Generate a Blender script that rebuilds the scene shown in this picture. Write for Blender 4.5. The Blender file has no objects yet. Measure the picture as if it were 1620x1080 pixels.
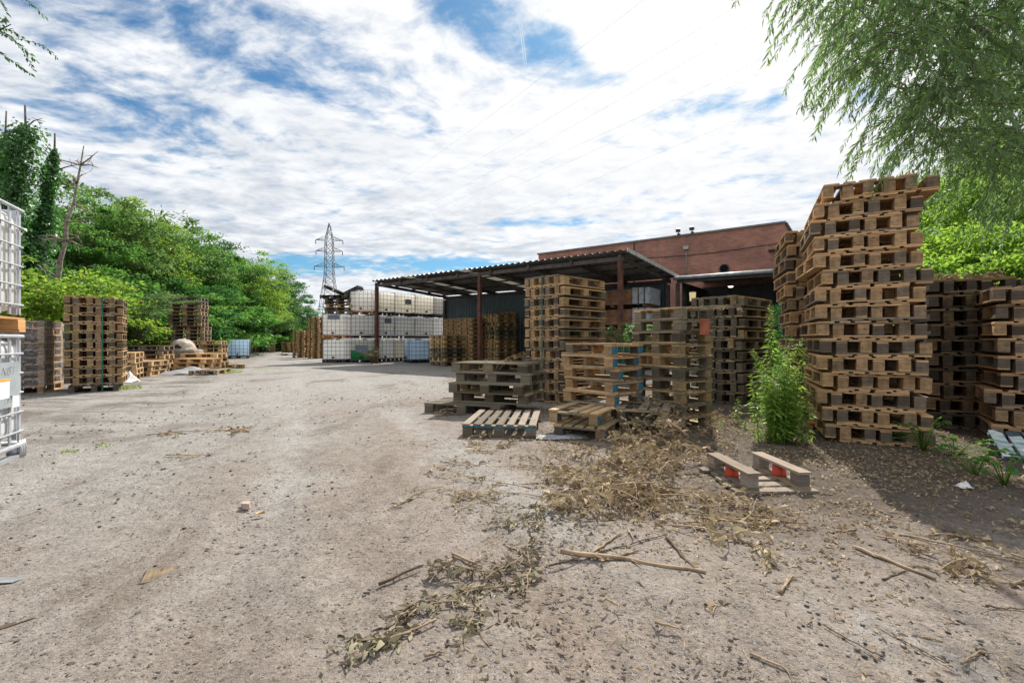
import bpy, math, random
import numpy as np
from mathutils import Vector, Matrix, Euler

R = math.radians
rng = random.Random(11)
nr = np.random.default_rng(7)
scene = bpy.context.scene
COL = scene.collection

# ------------------------------------------------------------------ camera constants
F, CX, HZ, CAMH = 742.0, 810.0, 537.0, 1.1
SUN_AZ, SUN_EL = R(21.0), R(46.0)
SUN = Vector((math.sin(SUN_AZ)*math.cos(SUN_EL), math.cos(SUN_AZ)*math.cos(SUN_EL), math.sin(SUN_EL)))

def at(u, d, v=None):
    x = (u-CX)/F*d
    return (x, d) if v is None else Vector((x, d, CAMH+(HZ-v)/F*d))
def gp(u, v):
    d = CAMH*F/(v-HZ)
    return Vector(((u-CX)/F*d, d, 0))
def direc(u, v):
    return Vector(((u-CX)/F, 1.0, (HZ-v)/F)).normalized()

# ------------------------------------------------------------------ numpy noise
def vnoise(x, y, seed=0):
    x = np.asarray(x, float); y = np.asarray(y, float)
    xi = np.floor(x).astype(np.int64); yi = np.floor(y).astype(np.int64)
    fx = x-xi; fy = y-yi
    fx = fx*fx*(3-2*fx); fy = fy*fy*(3-2*fy)
    def h(a, b):
        n = (a*374761393 + b*668265263 + seed*974711) & 0xffffffff
        n = ((n ^ (n >> 13))*1274126177) & 0xffffffff
        return ((n ^ (n >> 16)) & 0xffff)/65535.0
    return (h(xi, yi)*(1-fx)+h(xi+1, yi)*fx)*(1-fy)+(h(xi, yi+1)*(1-fx)+h(xi+1, yi+1)*fx)*fy

def xb(y):
    y = np.asarray(y, float)
    return -13.0-0.47*np.clip(y-12.5, 0, 70)
def gz(x, y):
    x = np.asarray(x, float); y = np.asarray(y, float)
    t = np.clip((xb(y)-x-0.5)/16.0, 0, 1)
    h = 3.2*t*t*(3-2*t)
    far = np.clip((y-48)/25, 0, 1)*np.clip((-14-x)/10, 0, 1)
    return np.maximum(h, 1.5*far)

# ------------------------------------------------------------------ mesh helpers
def np_mesh(name, V, Fc, mats=(), midx=None, uv=None, smooth=False):
    V = np.asarray(V, np.float32); Fc = np.asarray(Fc, np.int32)
    n, k = Fc.shape
    me = bpy.data.meshes.new(name)
    me.vertices.add(len(V)); me.vertices.foreach_set('co', V.ravel())
    me.loops.add(n*k); me.loops.foreach_set('vertex_index', Fc.ravel())
    me.polygons.add(n)
    me.polygons.foreach_set('loop_start', np.arange(0, n*k, k, dtype=np.int32))
    me.polygons.foreach_set('loop_total', np.full(n, k, np.int32))
    if midx is not None: me.polygons.foreach_set('material_index', np.asarray(midx, np.int32))
    if smooth: me.polygons.foreach_set('use_smooth', np.ones(n, bool))
    if uv is not None:
        l = me.uv_layers.new(name='UVMap'); l.data.foreach_set('uv', np.asarray(uv, np.float32).ravel())
    for m in mats: me.materials.append(m)
    me.update(calc_edges=True); me.validate()
    return me

class MB:
    def __init__(s): s.V = []; s.F = []; s.UV = []; s.MI = []; s.S = []
    def face(s, pts, uvs=None, mi=0, smooth=False):
        b = len(s.V); s.V.extend([tuple(p) for p in pts]); s.F.append(tuple(range(b, b+len(pts))))
        s.UV.extend(uvs if uvs else [(0, 0)]*len(pts)); s.MI.append(mi); s.S.append(smooth)
    def box(s, c, size, rot=None, mi=0, fm=None, jit=0.0):
        hx, hy, hz = size[0]/2, size[1]/2, size[2]/2
        co = [Vector((sx*hx, sy*hy, sz*hz)) for sz in (-1, 1) for sy in (-1, 1) for sx in (-1, 1)]
        if jit: co = [p+Vector((rng.uniform(-jit, jit), rng.uniform(-jit, jit), rng.uniform(-jit, jit))) for p in co]
        ax = max(range(3), key=lambda i: size[i])
        o1, o2 = rng.random()*7, rng.random()*7
        fs = [((0, 2, 3, 1), 2), ((4, 5, 7, 6), 2), ((0, 1, 5, 4), 1), ((2, 6, 7, 3), 1), ((0, 4, 6, 2), 0), ((1, 3, 7, 5), 0)]
        M = None
        if rot is not None: M = rot if isinstance(rot, Matrix) else Euler(rot).to_matrix()
        b = len(s.V); cc = Vector(c)
        for p in co: s.V.append(tuple((M @ p if M else p)+cc))
        for k, (f, a) in enumerate(fs):
            s.F.append(tuple(b+i for i in f))
            others = [i for i in range(3) if i != a]
            ua = ax if ax != a else others[0]
            va = [i for i in others if i != ua][0]
            s.UV.extend([(co[i][ua]+o1, co[i][va]+o2) for i in f])
            s.MI.append(fm[k] if fm else mi); s.S.append(False)
    def tube(s, pts, rad, sides=6, mi=0, smooth=True, cap=True):
        pts = [Vector(p) for p in pts]
        if not hasattr(rad, '__len__'): rad = [rad]*len(pts)
        t0 = (pts[1]-pts[0]).normalized()
        up = Vector((0, 0, 1)) if abs(t0.z) < 0.9 else Vector((1, 0, 0))
        nx = t0.cross(up).normalized()
        b = len(s.V); L = 0
        for i, p in enumerate(pts):
            t = (pts[min(i+1, len(pts)-1)]-pts[max(i-1, 0)])
            t = t.normalized() if t.length > 1e-9 else t0
            nx = (nx-t*nx.dot(t)).normalized(); ny = t.cross(nx)
            for k in range(sides):
                a = 2*math.pi*k/sides
                s.V.append(tuple(p+(nx*math.cos(a)+ny*math.sin(a))*rad[i]))
        for i in range(len(pts)-1):
            L2 = L+(pts[i+1]-pts[i]).length
            for k in range(sides):
                k2 = (k+1) % sides
                s.F.append((b+i*sides+k, b+i*sides+k2, b+(i+1)*sides+k2, b+(i+1)*sides+k))
                w0, w1 = k/sides*.3, (k+1)/sides*.3
                s.UV.extend([(L, w0), (L, w1), (L2, w1), (L2, w0)]); s.MI.append(mi); s.S.append(smooth)
            L = L2
        if cap:
            for base, rev in ((b, True), (b+(len(pts)-1)*sides, False)):
                f = [base+k for k in range(sides)]
                if rev: f = f[::-1]
                s.F.append(tuple(f)); s.UV.extend([(0, 0)]*sides); s.MI.append(mi); s.S.append(False)
    def disc(s, c, nrm, r, h, sides=20, mi=0):
        c = Vector(c); nrm = Vector(nrm).normalized()
        s.tube([c, c+nrm*h], r, sides, mi)
    def build(s, name, mats):
        me = bpy.data.meshes.new(name)
        me.from_pydata(s.V, [], s.F)
        l = me.uv_layers.new(name='UVMap')
        l.data.foreach_set('uv', np.asarray(s.UV, np.float32).ravel())
        me.polygons.foreach_set('material_index', np.asarray(s.MI, np.int32))
        me.polygons.foreach_set('use_smooth', np.asarray(s.S, bool))
        for m in (mats if isinstance(mats, (list, tuple)) else [mats]): me.materials.append(m)
        me.update()
        return me

# ------------------------------------------------------------------ object helpers
LABELS = {}
def thing(name, label, cat, mesh=None, loc=(0, 0, 0), rot=None, group=None, kind=None):
    o = bpy.data.objects.new(name, mesh); COL.objects.link(o)
    o.location = loc
    if rot is not None: o.rotation_euler = rot if hasattr(rot, '__len__') else (0, 0, rot)
    o['label'] = label; o['category'] = cat
    if group: o['group'] = group
    if kind: o['kind'] = kind
    n = len(label.split())
    if n < 4 or n > 16: print('LABEL LENGTH', n, label)
    LABELS.setdefault(label, []).append((o.name, group))
    return o
def part(name, mesh, parent, loc=(0, 0, 0), rot=None, color=None, label=None):
    o = bpy.data.objects.new(name, mesh); COL.objects.link(o); o.parent = parent
    o.location = loc
    if rot is not None: o.rotation_euler = rot
    if color: o.color = color
    if label: o['label'] = label
    return o
def setting(name, mesh, kind='structure', loc=(0, 0, 0), label=None, cat=None):
    o = bpy.data.objects.new(name, mesh); COL.objects.link(o); o.location = loc; o['kind'] = kind
    if label: o['label'] = label
    if cat: o['category'] = cat
    return o

# ------------------------------------------------------------------ materials
class NT:
    def __init__(s, tree): s.t = tree; s.n = tree.nodes; s.l = tree.links
    def new(s, typ, **kw):
        n = s.n.new(typ)
        for k, v in kw.items(): setattr(n, k, v)
        return n
    def set(s, sock, v):
        if v is None: return
        if isinstance(v, bpy.types.NodeSocket): s.l.new(v, sock)
        else:
            if hasattr(sock.default_value, '__len__') and not hasattr(v, '__len__'): v = [v]*len(sock.default_value)
            if hasattr(v, '__len__') and len(v) == 3 and len(sock.default_value) == 4: v = (*v, 1)
            sock.default_value = v
    def math(s, op, a, b=None, c=None, clamp=False):
        n = s.new('ShaderNodeMath', operation=op, use_clamp=clamp)
        s.set(n.inputs[0], a); s.set(n.inputs[1], b); s.set(n.inputs[2], c)
        return n.outputs[0]
    def vmath(s, op, a, b=None, out=0):
        n = s.new('ShaderNodeVectorMath', operation=op)
        s.set(n.inputs[0], a)
        if op == 'SCALE': s.set(n.inputs['Scale'], b)
        else: s.set(n.inputs[1], b)
        return n.outputs['Value'] if out == 1 else n.outputs[0]
    def mix(s, f, a, b, blend='MIX'):
        n = s.new('ShaderNodeMix', data_type='RGBA', blend_type=blend)
        s.set(n.inputs[0], f); s.set(n.inputs[6], a); s.set(n.inputs[7], b)
        return n.outputs[2]
    def noise(s, vec, scale, detail=3, rough=.5, dist=0.0, out='Fac'):
        n = s.new('ShaderNodeTexNoise')
        if vec is not None: s.l.new(vec, n.inputs['Vector'])
        s.set(n.inputs['Scale'], scale); s.set(n.inputs['Detail'], detail); s.set(n.inputs['Roughness'], rough); s.set(n.inputs['Distortion'], dist)
        return n.outputs[out]
    def voro(s, vec, scale, feature='F1', out='Distance', rand=1.0):
        n = s.new('ShaderNodeTexVoronoi', feature=feature)
        if vec is not None: s.l.new(vec, n.inputs['Vector'])
        s.set(n.inputs['Scale'], scale); s.set(n.inputs['Randomness'], rand)
        return n.outputs[out]
    def ramp(s, f, lo, hi, a=0.0, b=1.0, smooth=True):
        n = s.new('ShaderNodeMapRange', interpolation_type='SMOOTHSTEP' if smooth else 'LINEAR')
        s.set(n.inputs[0], f); s.set(n.inputs[1], lo); s.set(n.inputs[2], hi); s.set(n.inputs[3], a); s.set(n.inputs[4], b)
        return n.outputs[0]
    def mapping(s, vec, scale=(1, 1, 1), loc=(0, 0, 0), rot=(0, 0, 0)):
        n = s.new('ShaderNodeMapping'); s.l.new(vec, n.inputs[0])
        n.inputs['Scale'].default_value = scale; n.inputs['Location'].default_value = loc; n.inputs['Rotation'].default_value = rot
        return n.outputs[0]
    def bump(s, h, strength=.3, dist=.01):
        n = s.new('ShaderNodeBump'); s.set(n.inputs['Strength'], strength); s.set(n.inputs['Distance'], dist); s.l.new(h, n.inputs['Height'])
        return n.outputs[0]

def newmat(name):
    m = bpy.data.materials.new(name); m.use_nodes = True
    nt = NT(m.node_tree); nt.n.clear()
    out = nt.new('ShaderNodeOutputMaterial')
    return m, nt, out
def principled(nt, out, col, rough=.8, metal=0.0, normal=None, spec=.3, trans=None, alpha=None):
    p = nt.new('ShaderNodeBsdfPrincipled')
    nt.set(p.inputs['Base Color'], col); nt.set(p.inputs['Roughness'], rough); nt.set(p.inputs['Metallic'], metal)
    nt.set(p.inputs['Specular IOR Level'], spec)
    if normal is not None: nt.l.new(normal, p.inputs['Normal'])
    if alpha is not None: nt.set(p.inputs['Alpha'], alpha)
    nt.l.new(p.outputs[0], out.inputs[0])
    return p

def m_wood(name='weathered_pallet_wood'):
    m, nt, out = newmat(name)
    oi = nt.new('ShaderNodeObjectInfo'); ge = nt.new('ShaderNodeNewGeometry'); tc = nt.new('ShaderNodeTexCoord')
    isl = ge.outputs['Random Per Island']
    w = nt.math('ADD', oi.outputs['Alpha'], nt.math('MULTIPLY', nt.math('SUBTRACT', oi.outputs['Random'], .5), 1.15))
    w = nt.math('ADD', w, nt.math('MULTIPLY', nt.math('SUBTRACT', isl, .5), .45))
    w = nt.math('ADD', w, nt.math('MULTIPLY', nt.math('SUBTRACT', nt.noise(tc.outputs['Object'], 9, 4, .6), .5), .55))
    w = nt.ramp(w, .25, .8)
    fresh = nt.mix(nt.math('FRACT', nt.math('MULTIPLY', nt.math('ADD', isl, oi.outputs['Random']), 7.3)), (.52, .375, .225), (.37, .26, .155))
    old = nt.mix(nt.math('FRACT', nt.math('MULTIPLY', nt.math('ADD', isl, oi.outputs['Random']), 5.1)), (.235, .21, .18), (.10, .088, .074))
    c = nt.mix(w, fresh, old)
    uv = nt.mapping(tc.outputs['UV'], (2.2, 85, 1))
    g = nt.noise(uv, 1.0, 4, .65, .6)
    c = nt.mix(1.0, c, nt.mix(nt.ramp(g, .3, .7, smooth=False), (.62, .58, .54), (1.12, 1.12, 1.12)), 'MULTIPLY')
    knot = nt.voro(nt.mapping(tc.outputs['UV'], (5.5, 16, 1)), 1.0)
    c = nt.mix(nt.ramp(knot, .05, .16, .75, 0), c, (.07, .045, .028))
    dirt = nt.noise(tc.outputs['Object'], 3.7, 5, .65)
    c = nt.mix(nt.ramp(dirt, .54, .70, 0, .5), c, (.075, .062, .048))
    c = nt.mix(1.0, c, oi.outputs['Color'], 'MULTIPLY')
    principled(nt, out, c, .85, normal=nt.bump(g, .5, .004), spec=.2)
    return m

def m_simple(name, col, rough=.7, metal=0.0, var=.25, scale=6, bump=0.0, spec=.3, dirt=None):
    m, nt, out = newmat(name)
    tc = nt.new('ShaderNodeTexCoord')
    n = nt.noise(tc.outputs['Object'], scale, 5, .6)
    lo = tuple(x*(1-var) for x in col); hi = tuple(min(1, x*(1+var)) for x in col)
    c = nt.mix(nt.ramp(n, .3, .7), lo, hi)
    if dirt:
        d = nt.noise(tc.outputs['Object'], scale*.37, 5, .7)
        c = nt.mix(nt.ramp(d, .5, .68, 0, .8), c, dirt)
    nb = nt.bump(n, bump, .01) if bump else None
    principled(nt, out, c, rough, metal, nb, spec)
    return m

def m_leaf(name, dark, light, trans, tmix=.45, gloss=.5, yellow=None):
    m, nt, out = newmat(name)
    ge = nt.new('ShaderNodeNewGeometry'); oi = nt.new('ShaderNodeObjectInfo')
    isl = ge.outputs['Random Per Island']
    c = nt.mix(isl, dark, light)
    tcx = nt.mix(isl, tuple(x*.75 for x in trans), tuple(x*1.2 for x in trans))
    if yellow:
        f = nt.ramp(nt.math('FRACT', nt.math('MULTIPLY', isl, 13.7)), .86, .95)
        c = nt.mix(f, c, yellow); tcx = nt.mix(f, tcx, tuple(min(1, x*1.5) for x in yellow))
    hs = nt.new('ShaderNodeHueSaturation'); nt.set(hs.inputs['Hue'], nt.ramp(oi.outputs['Random'], 0, 1, .485, .515, False)); nt.set(hs.inputs['Value'], nt.ramp(oi.outputs['Random'], 0, 1, .8, 1.2, False)); nt.set(hs.inputs['Color'], c)
    d = nt.new('ShaderNodeBsdfDiffuse'); nt.set(d.inputs[0], hs.outputs[0])
    t = nt.new('ShaderNodeBsdfTranslucent'); nt.set(t.inputs[0], tcx)
    mx = nt.new('ShaderNodeMixShader'); nt.set(mx.inputs[0], tmix); nt.l.new(d.outputs[0], mx.inputs[1]); nt.l.new(t.outputs[0], mx.inputs[2])
    g = nt.new('ShaderNodeBsdfGlossy'); nt.set(g.inputs[0], (.9, .95, .9)); nt.set(g.inputs['Roughness'], .38)
    m2 = nt.new('ShaderNodeMixShader'); nt.set(m2.inputs[0], .028*gloss); nt.l.new(mx.outputs[0], m2.inputs[1]); nt.l.new(g.outputs[0], m2.inputs[2])
    nt.l.new(m2.outputs[0], out.inputs[0])
    return m

def m_plastic(name, col, tmix=.45, liquid=None, level=0, tcol=None):
    m, nt, out = newmat(name)
    tc = nt.new('ShaderNodeTexCoord')
    n = nt.noise(tc.outputs['Object'], 3.0, 5, .6)
    c = nt.mix(nt.ramp(n, .35, .75), col, tuple(x*.82 for x in col))
    st = nt.noise(nt.mapping(tc.outputs['Object'], (9, 9, .7)), 1.0, 4, .6)
    c = nt.mix(nt.ramp(st, .55, .8, 0, .35), c, (.42, .38, .30))
    oi = nt.new('ShaderNodeObjectInfo')
    c = nt.mix(nt.ramp(oi.outputs['Random'], .35, 1.0, 0, .5), c, tuple(a*b for a, b in zip(col, (.93, .87, .72))))
    sz = nt.new('ShaderNodeSeparateXYZ'); nt.l.new(tc.outputs['Object'], sz.inputs[0])
    lv = nt.math('ADD', nt.math('MULTIPLY', nt.math('FRACT', nt.math('MULTIPLY', oi.outputs['Random'], 9.7)), 1.5), -.35)
    c = nt.mix(nt.math('MULTIPLY', nt.ramp(nt.math('SUBTRACT', sz.outputs[2], lv), .01, -.01), .22), c, (.5, .52, .5))
    t_c = tcol or tuple(min(1, x*1.08) for x in col)
    if liquid:
        sep = nt.new('ShaderNodeSeparateXYZ'); nt.l.new(tc.outputs['Object'], sep.inputs[0])
        f = nt.ramp(sep.outputs[2], level-.01, level+.01, 1, 0)
        c = nt.mix(f, c, liquid)
        t_c = nt.mix(f, t_c, liquid)
    p = nt.new('ShaderNodeBsdfPrincipled'); nt.set(p.inputs['Base Color'], c); nt.set(p.inputs['Roughness'], .38)
    t = nt.new('ShaderNodeBsdfTranslucent'); nt.set(t.inputs[0], t_c)
    mx = nt.new('ShaderNodeMixShader'); nt.set(mx.inputs[0], tmix); nt.l.new(p.outputs[0], mx.inputs[1]); nt.l.new(t.outputs[0], mx.inputs[2])
    nt.l.new(mx.outputs[0], out.inputs[0])
    return m

def m_film(name, col=(.8, .82, .85), opac=.4):
    m, nt, out = newmat(name)
    tc = nt.new('ShaderNodeTexCoord')
    n = nt.noise(nt.mapping(tc.outputs['Object'], (3, 3, 9)), 2.0, 5, .65, 1.5)
    tr = nt.new('ShaderNodeBsdfTransparent')
    p = nt.new('ShaderNodeBsdfPrincipled'); nt.set(p.inputs['Base Color'], col); nt.set(p.inputs['Roughness'], .28)
    nt.l.new(nt.bump(n, .8, .03), p.inputs['Normal'])
    mx = nt.new('ShaderNodeMixShader'); nt.set(mx.inputs[0], nt.ramp(n, .38, .68, opac*.45, min(1, opac*1.6))); nt.l.new(tr.outputs[0], mx.inputs[1]); nt.l.new(p.outputs[0], mx.inputs[2])
    nt.l.new(mx.outputs[0], out.inputs[0])
    return m

def m_brick():
    m, nt, out = newmat('red_brown_brick')
    tc = nt.new('ShaderNodeTexCoord')
    b = nt.new('ShaderNodeTexBrick'); nt.l.new(tc.outputs['UV'], b.inputs['Vector'])
    nt.set(b.inputs['Color1'], (.36, .155, .112)); nt.set(b.inputs['Color2'], (.46, .225, .165)); nt.set(b.inputs['Mortar'], (.27, .22, .19))
    nt.set(b.inputs['Scale'], 1.0); nt.set(b.inputs['Mortar Size'], .006); nt.set(b.inputs['Brick Width'], .22); nt.set(b.inputs['Row Height'], .065); nt.set(b.inputs['Bias'], -.1)
    n = nt.noise(tc.outputs['UV'], .7, 5, .65)
    c = nt.mix(1.0, b.outputs[0], nt.mix(nt.ramp(n, .3, .7), (.72, .72, .74), (1.18, 1.12, 1.08)), 'MULTIPLY')
    sm = nt.noise(nt.mapping(tc.outputs['UV'], (1.3, .18, 1)), 1.2, 5, .6)
    c = nt.mix(nt.ramp(sm, .56, .74, 0, .5), c, (.09, .062, .055))
    n2 = nt.noise(tc.outputs['UV'], 9, 3, .6)
    c = nt.mix(nt.ramp(n2, .6, .75, 0, .35), c, (.40, .27, .22))
    principled(nt, out, c, .9, normal=nt.bump(b.outputs[1], -.4, .01), spec=.15)
    return m

def m_metal_sheet(name, c1, c2, rough=.45, metal=.3, rust=0.3):
    m, nt, out = newmat(name)
    tc = nt.new('ShaderNodeTexCoord')
    n = nt.noise(tc.outputs['Object'], 1.1, 5, .6)
    c = nt.mix(nt.ramp(n, .35, .65), c1, c2)
    r = nt.noise(nt.mapping(tc.outputs['Object'], (2.2, 2.2, .5)), 1.6, 6, .7)
    c = nt.mix(nt.ramp(r, .58, .72, 0, rust), c, (.16, .075, .04))
    principled(nt, out, c, rough, metal, nt.bump(r, .1, .01))
    return m

def m_ground():
    m, nt, out = newmat('dusty_gravel_ground')
    tc = nt.new('ShaderNodeTexCoord'); P = tc.outputs['Object']
    sep = nt.new('ShaderNodeSeparateXYZ'); nt.l.new(P, sep.inputs[0]); X, Y = sep.outputs[0], sep.outputs[1]
    big = nt.noise(P, .33, 5, .6, .4)
    mid = nt.noise(nt.mapping(P, (1.0, .55, 1), rot=(0, 0, .5)), 1.15, 6, .65, .6)
    mot = nt.noise(nt.mapping(P, (1.0, .5, 1), rot=(0, 0, .42)), 2.7, 7, .7, .8)
    fin = nt.noise(P, 9.0, 6, .7)
    vf = nt.noise(P, 60.0, 5, .75)
    side = nt.math('ADD', X, nt.math('MULTIPLY', nt.math('SUBTRACT', big, .5), 9.0))
    c = nt.mix(nt.ramp(side, -4.6, -.6), (.295, .282, .267), (.258, .222, .195))
    c = nt.mix(nt.ramp(mid, .54, .68, 0, .72), c, (.168, .136, .112))
    c = nt.mix(nt.ramp(mid, .45, .30, 0, .8), c, (.345, .332, .316))
    c = nt.mix(nt.ramp(mot, .55, .70, 0, .45), c, (.148, .120, .10))
    c = nt.mix(nt.ramp(mot, .44, .30, 0, .3), c, (.312, .298, .282))
    c = nt.mix(nt.math('MULTIPLY', nt.ramp(Y, 6.5, 11, 0, .65), nt.ramp(mid, .64, .47)), c, (.325, .315, .304))
    red = nt.noise(P, .8, 4, .6)
    c = nt.mix(nt.math('MULTIPLY', nt.ramp(red, .48, .62, 0, .55), nt.ramp(Y, 2.0, 6.5, 1, 0)), c, (.21, .162, .135))
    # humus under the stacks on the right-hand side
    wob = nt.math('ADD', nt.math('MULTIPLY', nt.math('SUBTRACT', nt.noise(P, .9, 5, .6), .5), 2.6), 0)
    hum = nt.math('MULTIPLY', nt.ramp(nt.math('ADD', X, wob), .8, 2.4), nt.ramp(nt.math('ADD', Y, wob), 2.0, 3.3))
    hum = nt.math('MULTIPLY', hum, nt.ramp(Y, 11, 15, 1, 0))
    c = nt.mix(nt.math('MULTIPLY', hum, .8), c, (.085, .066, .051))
    # damp earth below the left-hand bank
    lw = nt.math('ADD', nt.math('ADD', X, nt.math('MULTIPLY', Y, .47)), nt.math('MULTIPLY', wob, .8))
    bank = nt.math('MULTIPLY', nt.ramp(lw, -.5, -2.6), nt.ramp(nt.noise(nt.mapping(P, (.5, 2.2, 1), rot=(0, 0, -.4)), 1.0, 5, .6), .42, .6))
    bank = nt.math('MULTIPLY', bank, nt.ramp(Y, 3.5, 6))
    c = nt.mix(nt.math('MULTIPLY', bank, .62), c, (.10, .078, .06))
    # wheel ruts, wide and faint
    sxx = nt.math('ADD', nt.math('ADD', X, nt.math('MULTIPLY', Y, .45)), nt.math('MULTIPLY', wob, .16))
    for c0 in (-3.6, -2.0, -.1, 1.5):
        q = nt.math('DIVIDE', nt.math('SUBTRACT', sxx, c0), .26)
        g = nt.math('EXPONENT', nt.math('MULTIPLY', nt.math('MULTIPLY', q, q), -1.0))
        c = nt.mix(nt.math('MULTIPLY', nt.math('MULTIPLY', g, nt.ramp(mid, .35, .6, .85, .3)), nt.ramp(Y, 1.5, 3.0)), c, (.34, .328, .313))
    # grit
    c = nt.mix(1.0, c, nt.mix(nt.ramp(fin, .28, .72), (.80, .795, .79), (1.13, 1.13, 1.13)), 'MULTIPLY')
    c = nt.mix(1.0, c, nt.mix(nt.ramp(vf, .3, .7), (.72, .715, .71), (1.22, 1.22, 1.22)), 'MULTIPLY')
    vff = nt.noise(P, 190.0, 3, .8)
    c = nt.mix(1.0, c, nt.mix(nt.ramp(vff, .32, .68), (.74, .735, .73), (1.2, 1.2, 1.2)), 'MULTIPLY')
    v1 = nt.new('ShaderNodeTexVoronoi'); nt.l.new(P, v1.inputs['Vector']); nt.set(v1.inputs['Scale'], 58)
    pc = nt.new('ShaderNodeSeparateColor'); nt.l.new(v1.outputs['Color'], pc.inputs[0])
    peb = nt.math('MULTIPLY', nt.ramp(v1.outputs['Distance'], .42, .30), nt.ramp(nt.math('ADD', pc.outputs[0], nt.math('MULTIPLY', nt.math('SUBTRACT', mot, .5), 1.2)), .66, .70))
    c = nt.mix(nt.math('MULTIPLY', peb, .8), c, nt.mix(pc.outputs[1], (.075, .07, .066), (.34, .325, .31)))
    v2 = nt.new('ShaderNodeTexVoronoi'); nt.l.new(P, v2.inputs['Vector']); nt.set(v2.inputs['Scale'], 21)
    pc2 = nt.new('ShaderNodeSeparateColor'); nt.l.new(v2.outputs['Color'], pc2.inputs[0])
    peb2 = nt.math('MULTIPLY', nt.ramp(v2.outputs['Distance'], .25, .17), nt.ramp(nt.math('ADD', pc2.outputs[0], nt.math('MULTIPLY', nt.math('SUBTRACT', mid, .5), 1.6)), .86, .89))
    c = nt.mix(nt.math('MULTIPLY', peb2, .85), c, nt.mix(pc2.outputs[1], (.085, .078, .073), (.29, .265, .245)))
    h = nt.math('ADD', nt.math('ADD', nt.math('MULTIPLY', vf, .35), nt.math('MULTIPLY', fin, .8)), nt.math('ADD', nt.math('MULTIPLY', peb, .5), nt.math('MULTIPLY', peb2, 1.0)))
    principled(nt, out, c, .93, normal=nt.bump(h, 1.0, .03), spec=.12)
    return m

WOOD = m_wood()
BLUEPAINT = m_simple('flaking_blue_paint', (.028, .125, .19), .75, var=.5, scale=18, dirt=(.17, .145, .11))
BLUEGREY = m_simple('faded_blue_grey_paint', (.05, .085, .105), .8, var=.5, scale=9, dirt=(.30, .28, .25))
REDPL = m_simple('red_orange_plastic', (.42, .05, .022), .5, var=.3, scale=10)
STEEL = m_simple('galvanised_steel', (.50, .52, .56), .42, .55, .15, 9)
DSTEEL = m_simple('dull_cage_steel', (.13, .135, .145), .5, .3, .3, 9)
RUST = m_simple('rusty_red_steel', (.115, .048, .032), .7, .1, .4, 5, .2)
BROWNST = m_simple('brown_painted_steel', (.095, .075, .068), .55, .1, .35, 4)
DARKST = m_simple('dark_grey_steel', (.05, .05, .052), .6, .2, .3, 4)
STRAP = m_simple('green_plastic_strap', (.02, .11, .08), .5, var=.3)
TANKW = m_plastic('white_tank_plastic', (.92, .925, .93), .72)
TANKC = m_plastic('cream_tank_plastic', (.91, .88, .81), .72)
TANKG = m_plastic('tank_plastic_with_green_liquid', (.84, .86, .80), .6, (.03, .36, .10), .46)
TANKB = m_plastic('bluish_tank_plastic', (.66, .80, .93), .65)
TANKN = m_plastic('clean_white_tank_plastic', (.82, .83, .84), .3)
BARK = m_simple('rough_grey_brown_bark', (.12, .095, .075), .95, var=.5, scale=7, bump=.6)
DEADBARK = m_simple('bleached_dead_bark', (.26, .22, .185), .95, var=.45, scale=8, bump=.5)
STICKM = m_simple('dry_stick_wood', (.29, .215, .14), .9, var=.35, scale=12, bump=.3)
DSTICK = m_simple('dark_stick_bark', (.11, .08, .055), .9, var=.4, scale=12, bump=.3)
DRYLEAF = m_leaf('dry_curled_leaves', (.14, .10, .06), (.46, .365, .235), (.30, .23, .13), .28, .25)
GREYLEAF = m_leaf('dried_grey_green_leaves', (.15, .125, .085), (.32, .285, .20), (.2, .18, .12), .2, .3)
LEAF_MID = m_leaf('mid_green_leaves', (.036, .105, .025), (.09, .205, .048), (.18, .40, .065), .45)
LEAF_DULL = m_leaf('dull_green_leaves', (.05, .10, .03), (.12, .20, .07), (.18, .34, .08), .42)
LEAF_DARK = m_leaf('dark_green_leaves', (.020, .068, .022), (.05, .14, .042), (.08, .24, .05), .36)
LEAF_YEL = m_leaf('yellow_green_leaves', (.07, .16, .022), (.15, .27, .04), (.30, .50, .055), .48, yellow=(.28, .24, .06))
LEAF_PALE = m_leaf('pale_shrub_leaves', (.07, .14, .05), (.14, .23, .09), (.18, .32, .10), .4)
LEAF_IVY = m_leaf('glossy_ivy_leaves', (.03, .095, .028), (.075, .18, .055), (.12, .31, .065), .38, 1.5)
LEAF_BRIGHT = m_leaf('bright_backlit_leaves', (.08, .16, .022), (.16, .27, .045), (.36, .58, .07), .55)
LEAF_WILLOW = m_leaf('willow_leaves', (.07, .135, .055), (.155, .23, .10), (.25, .42, .11), .47, 1.2)
LEAF_WEED = m_leaf('weed_leaves', (.09, .175, .032), (.22, .33, .075), (.38, .56, .09), .48)

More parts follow.
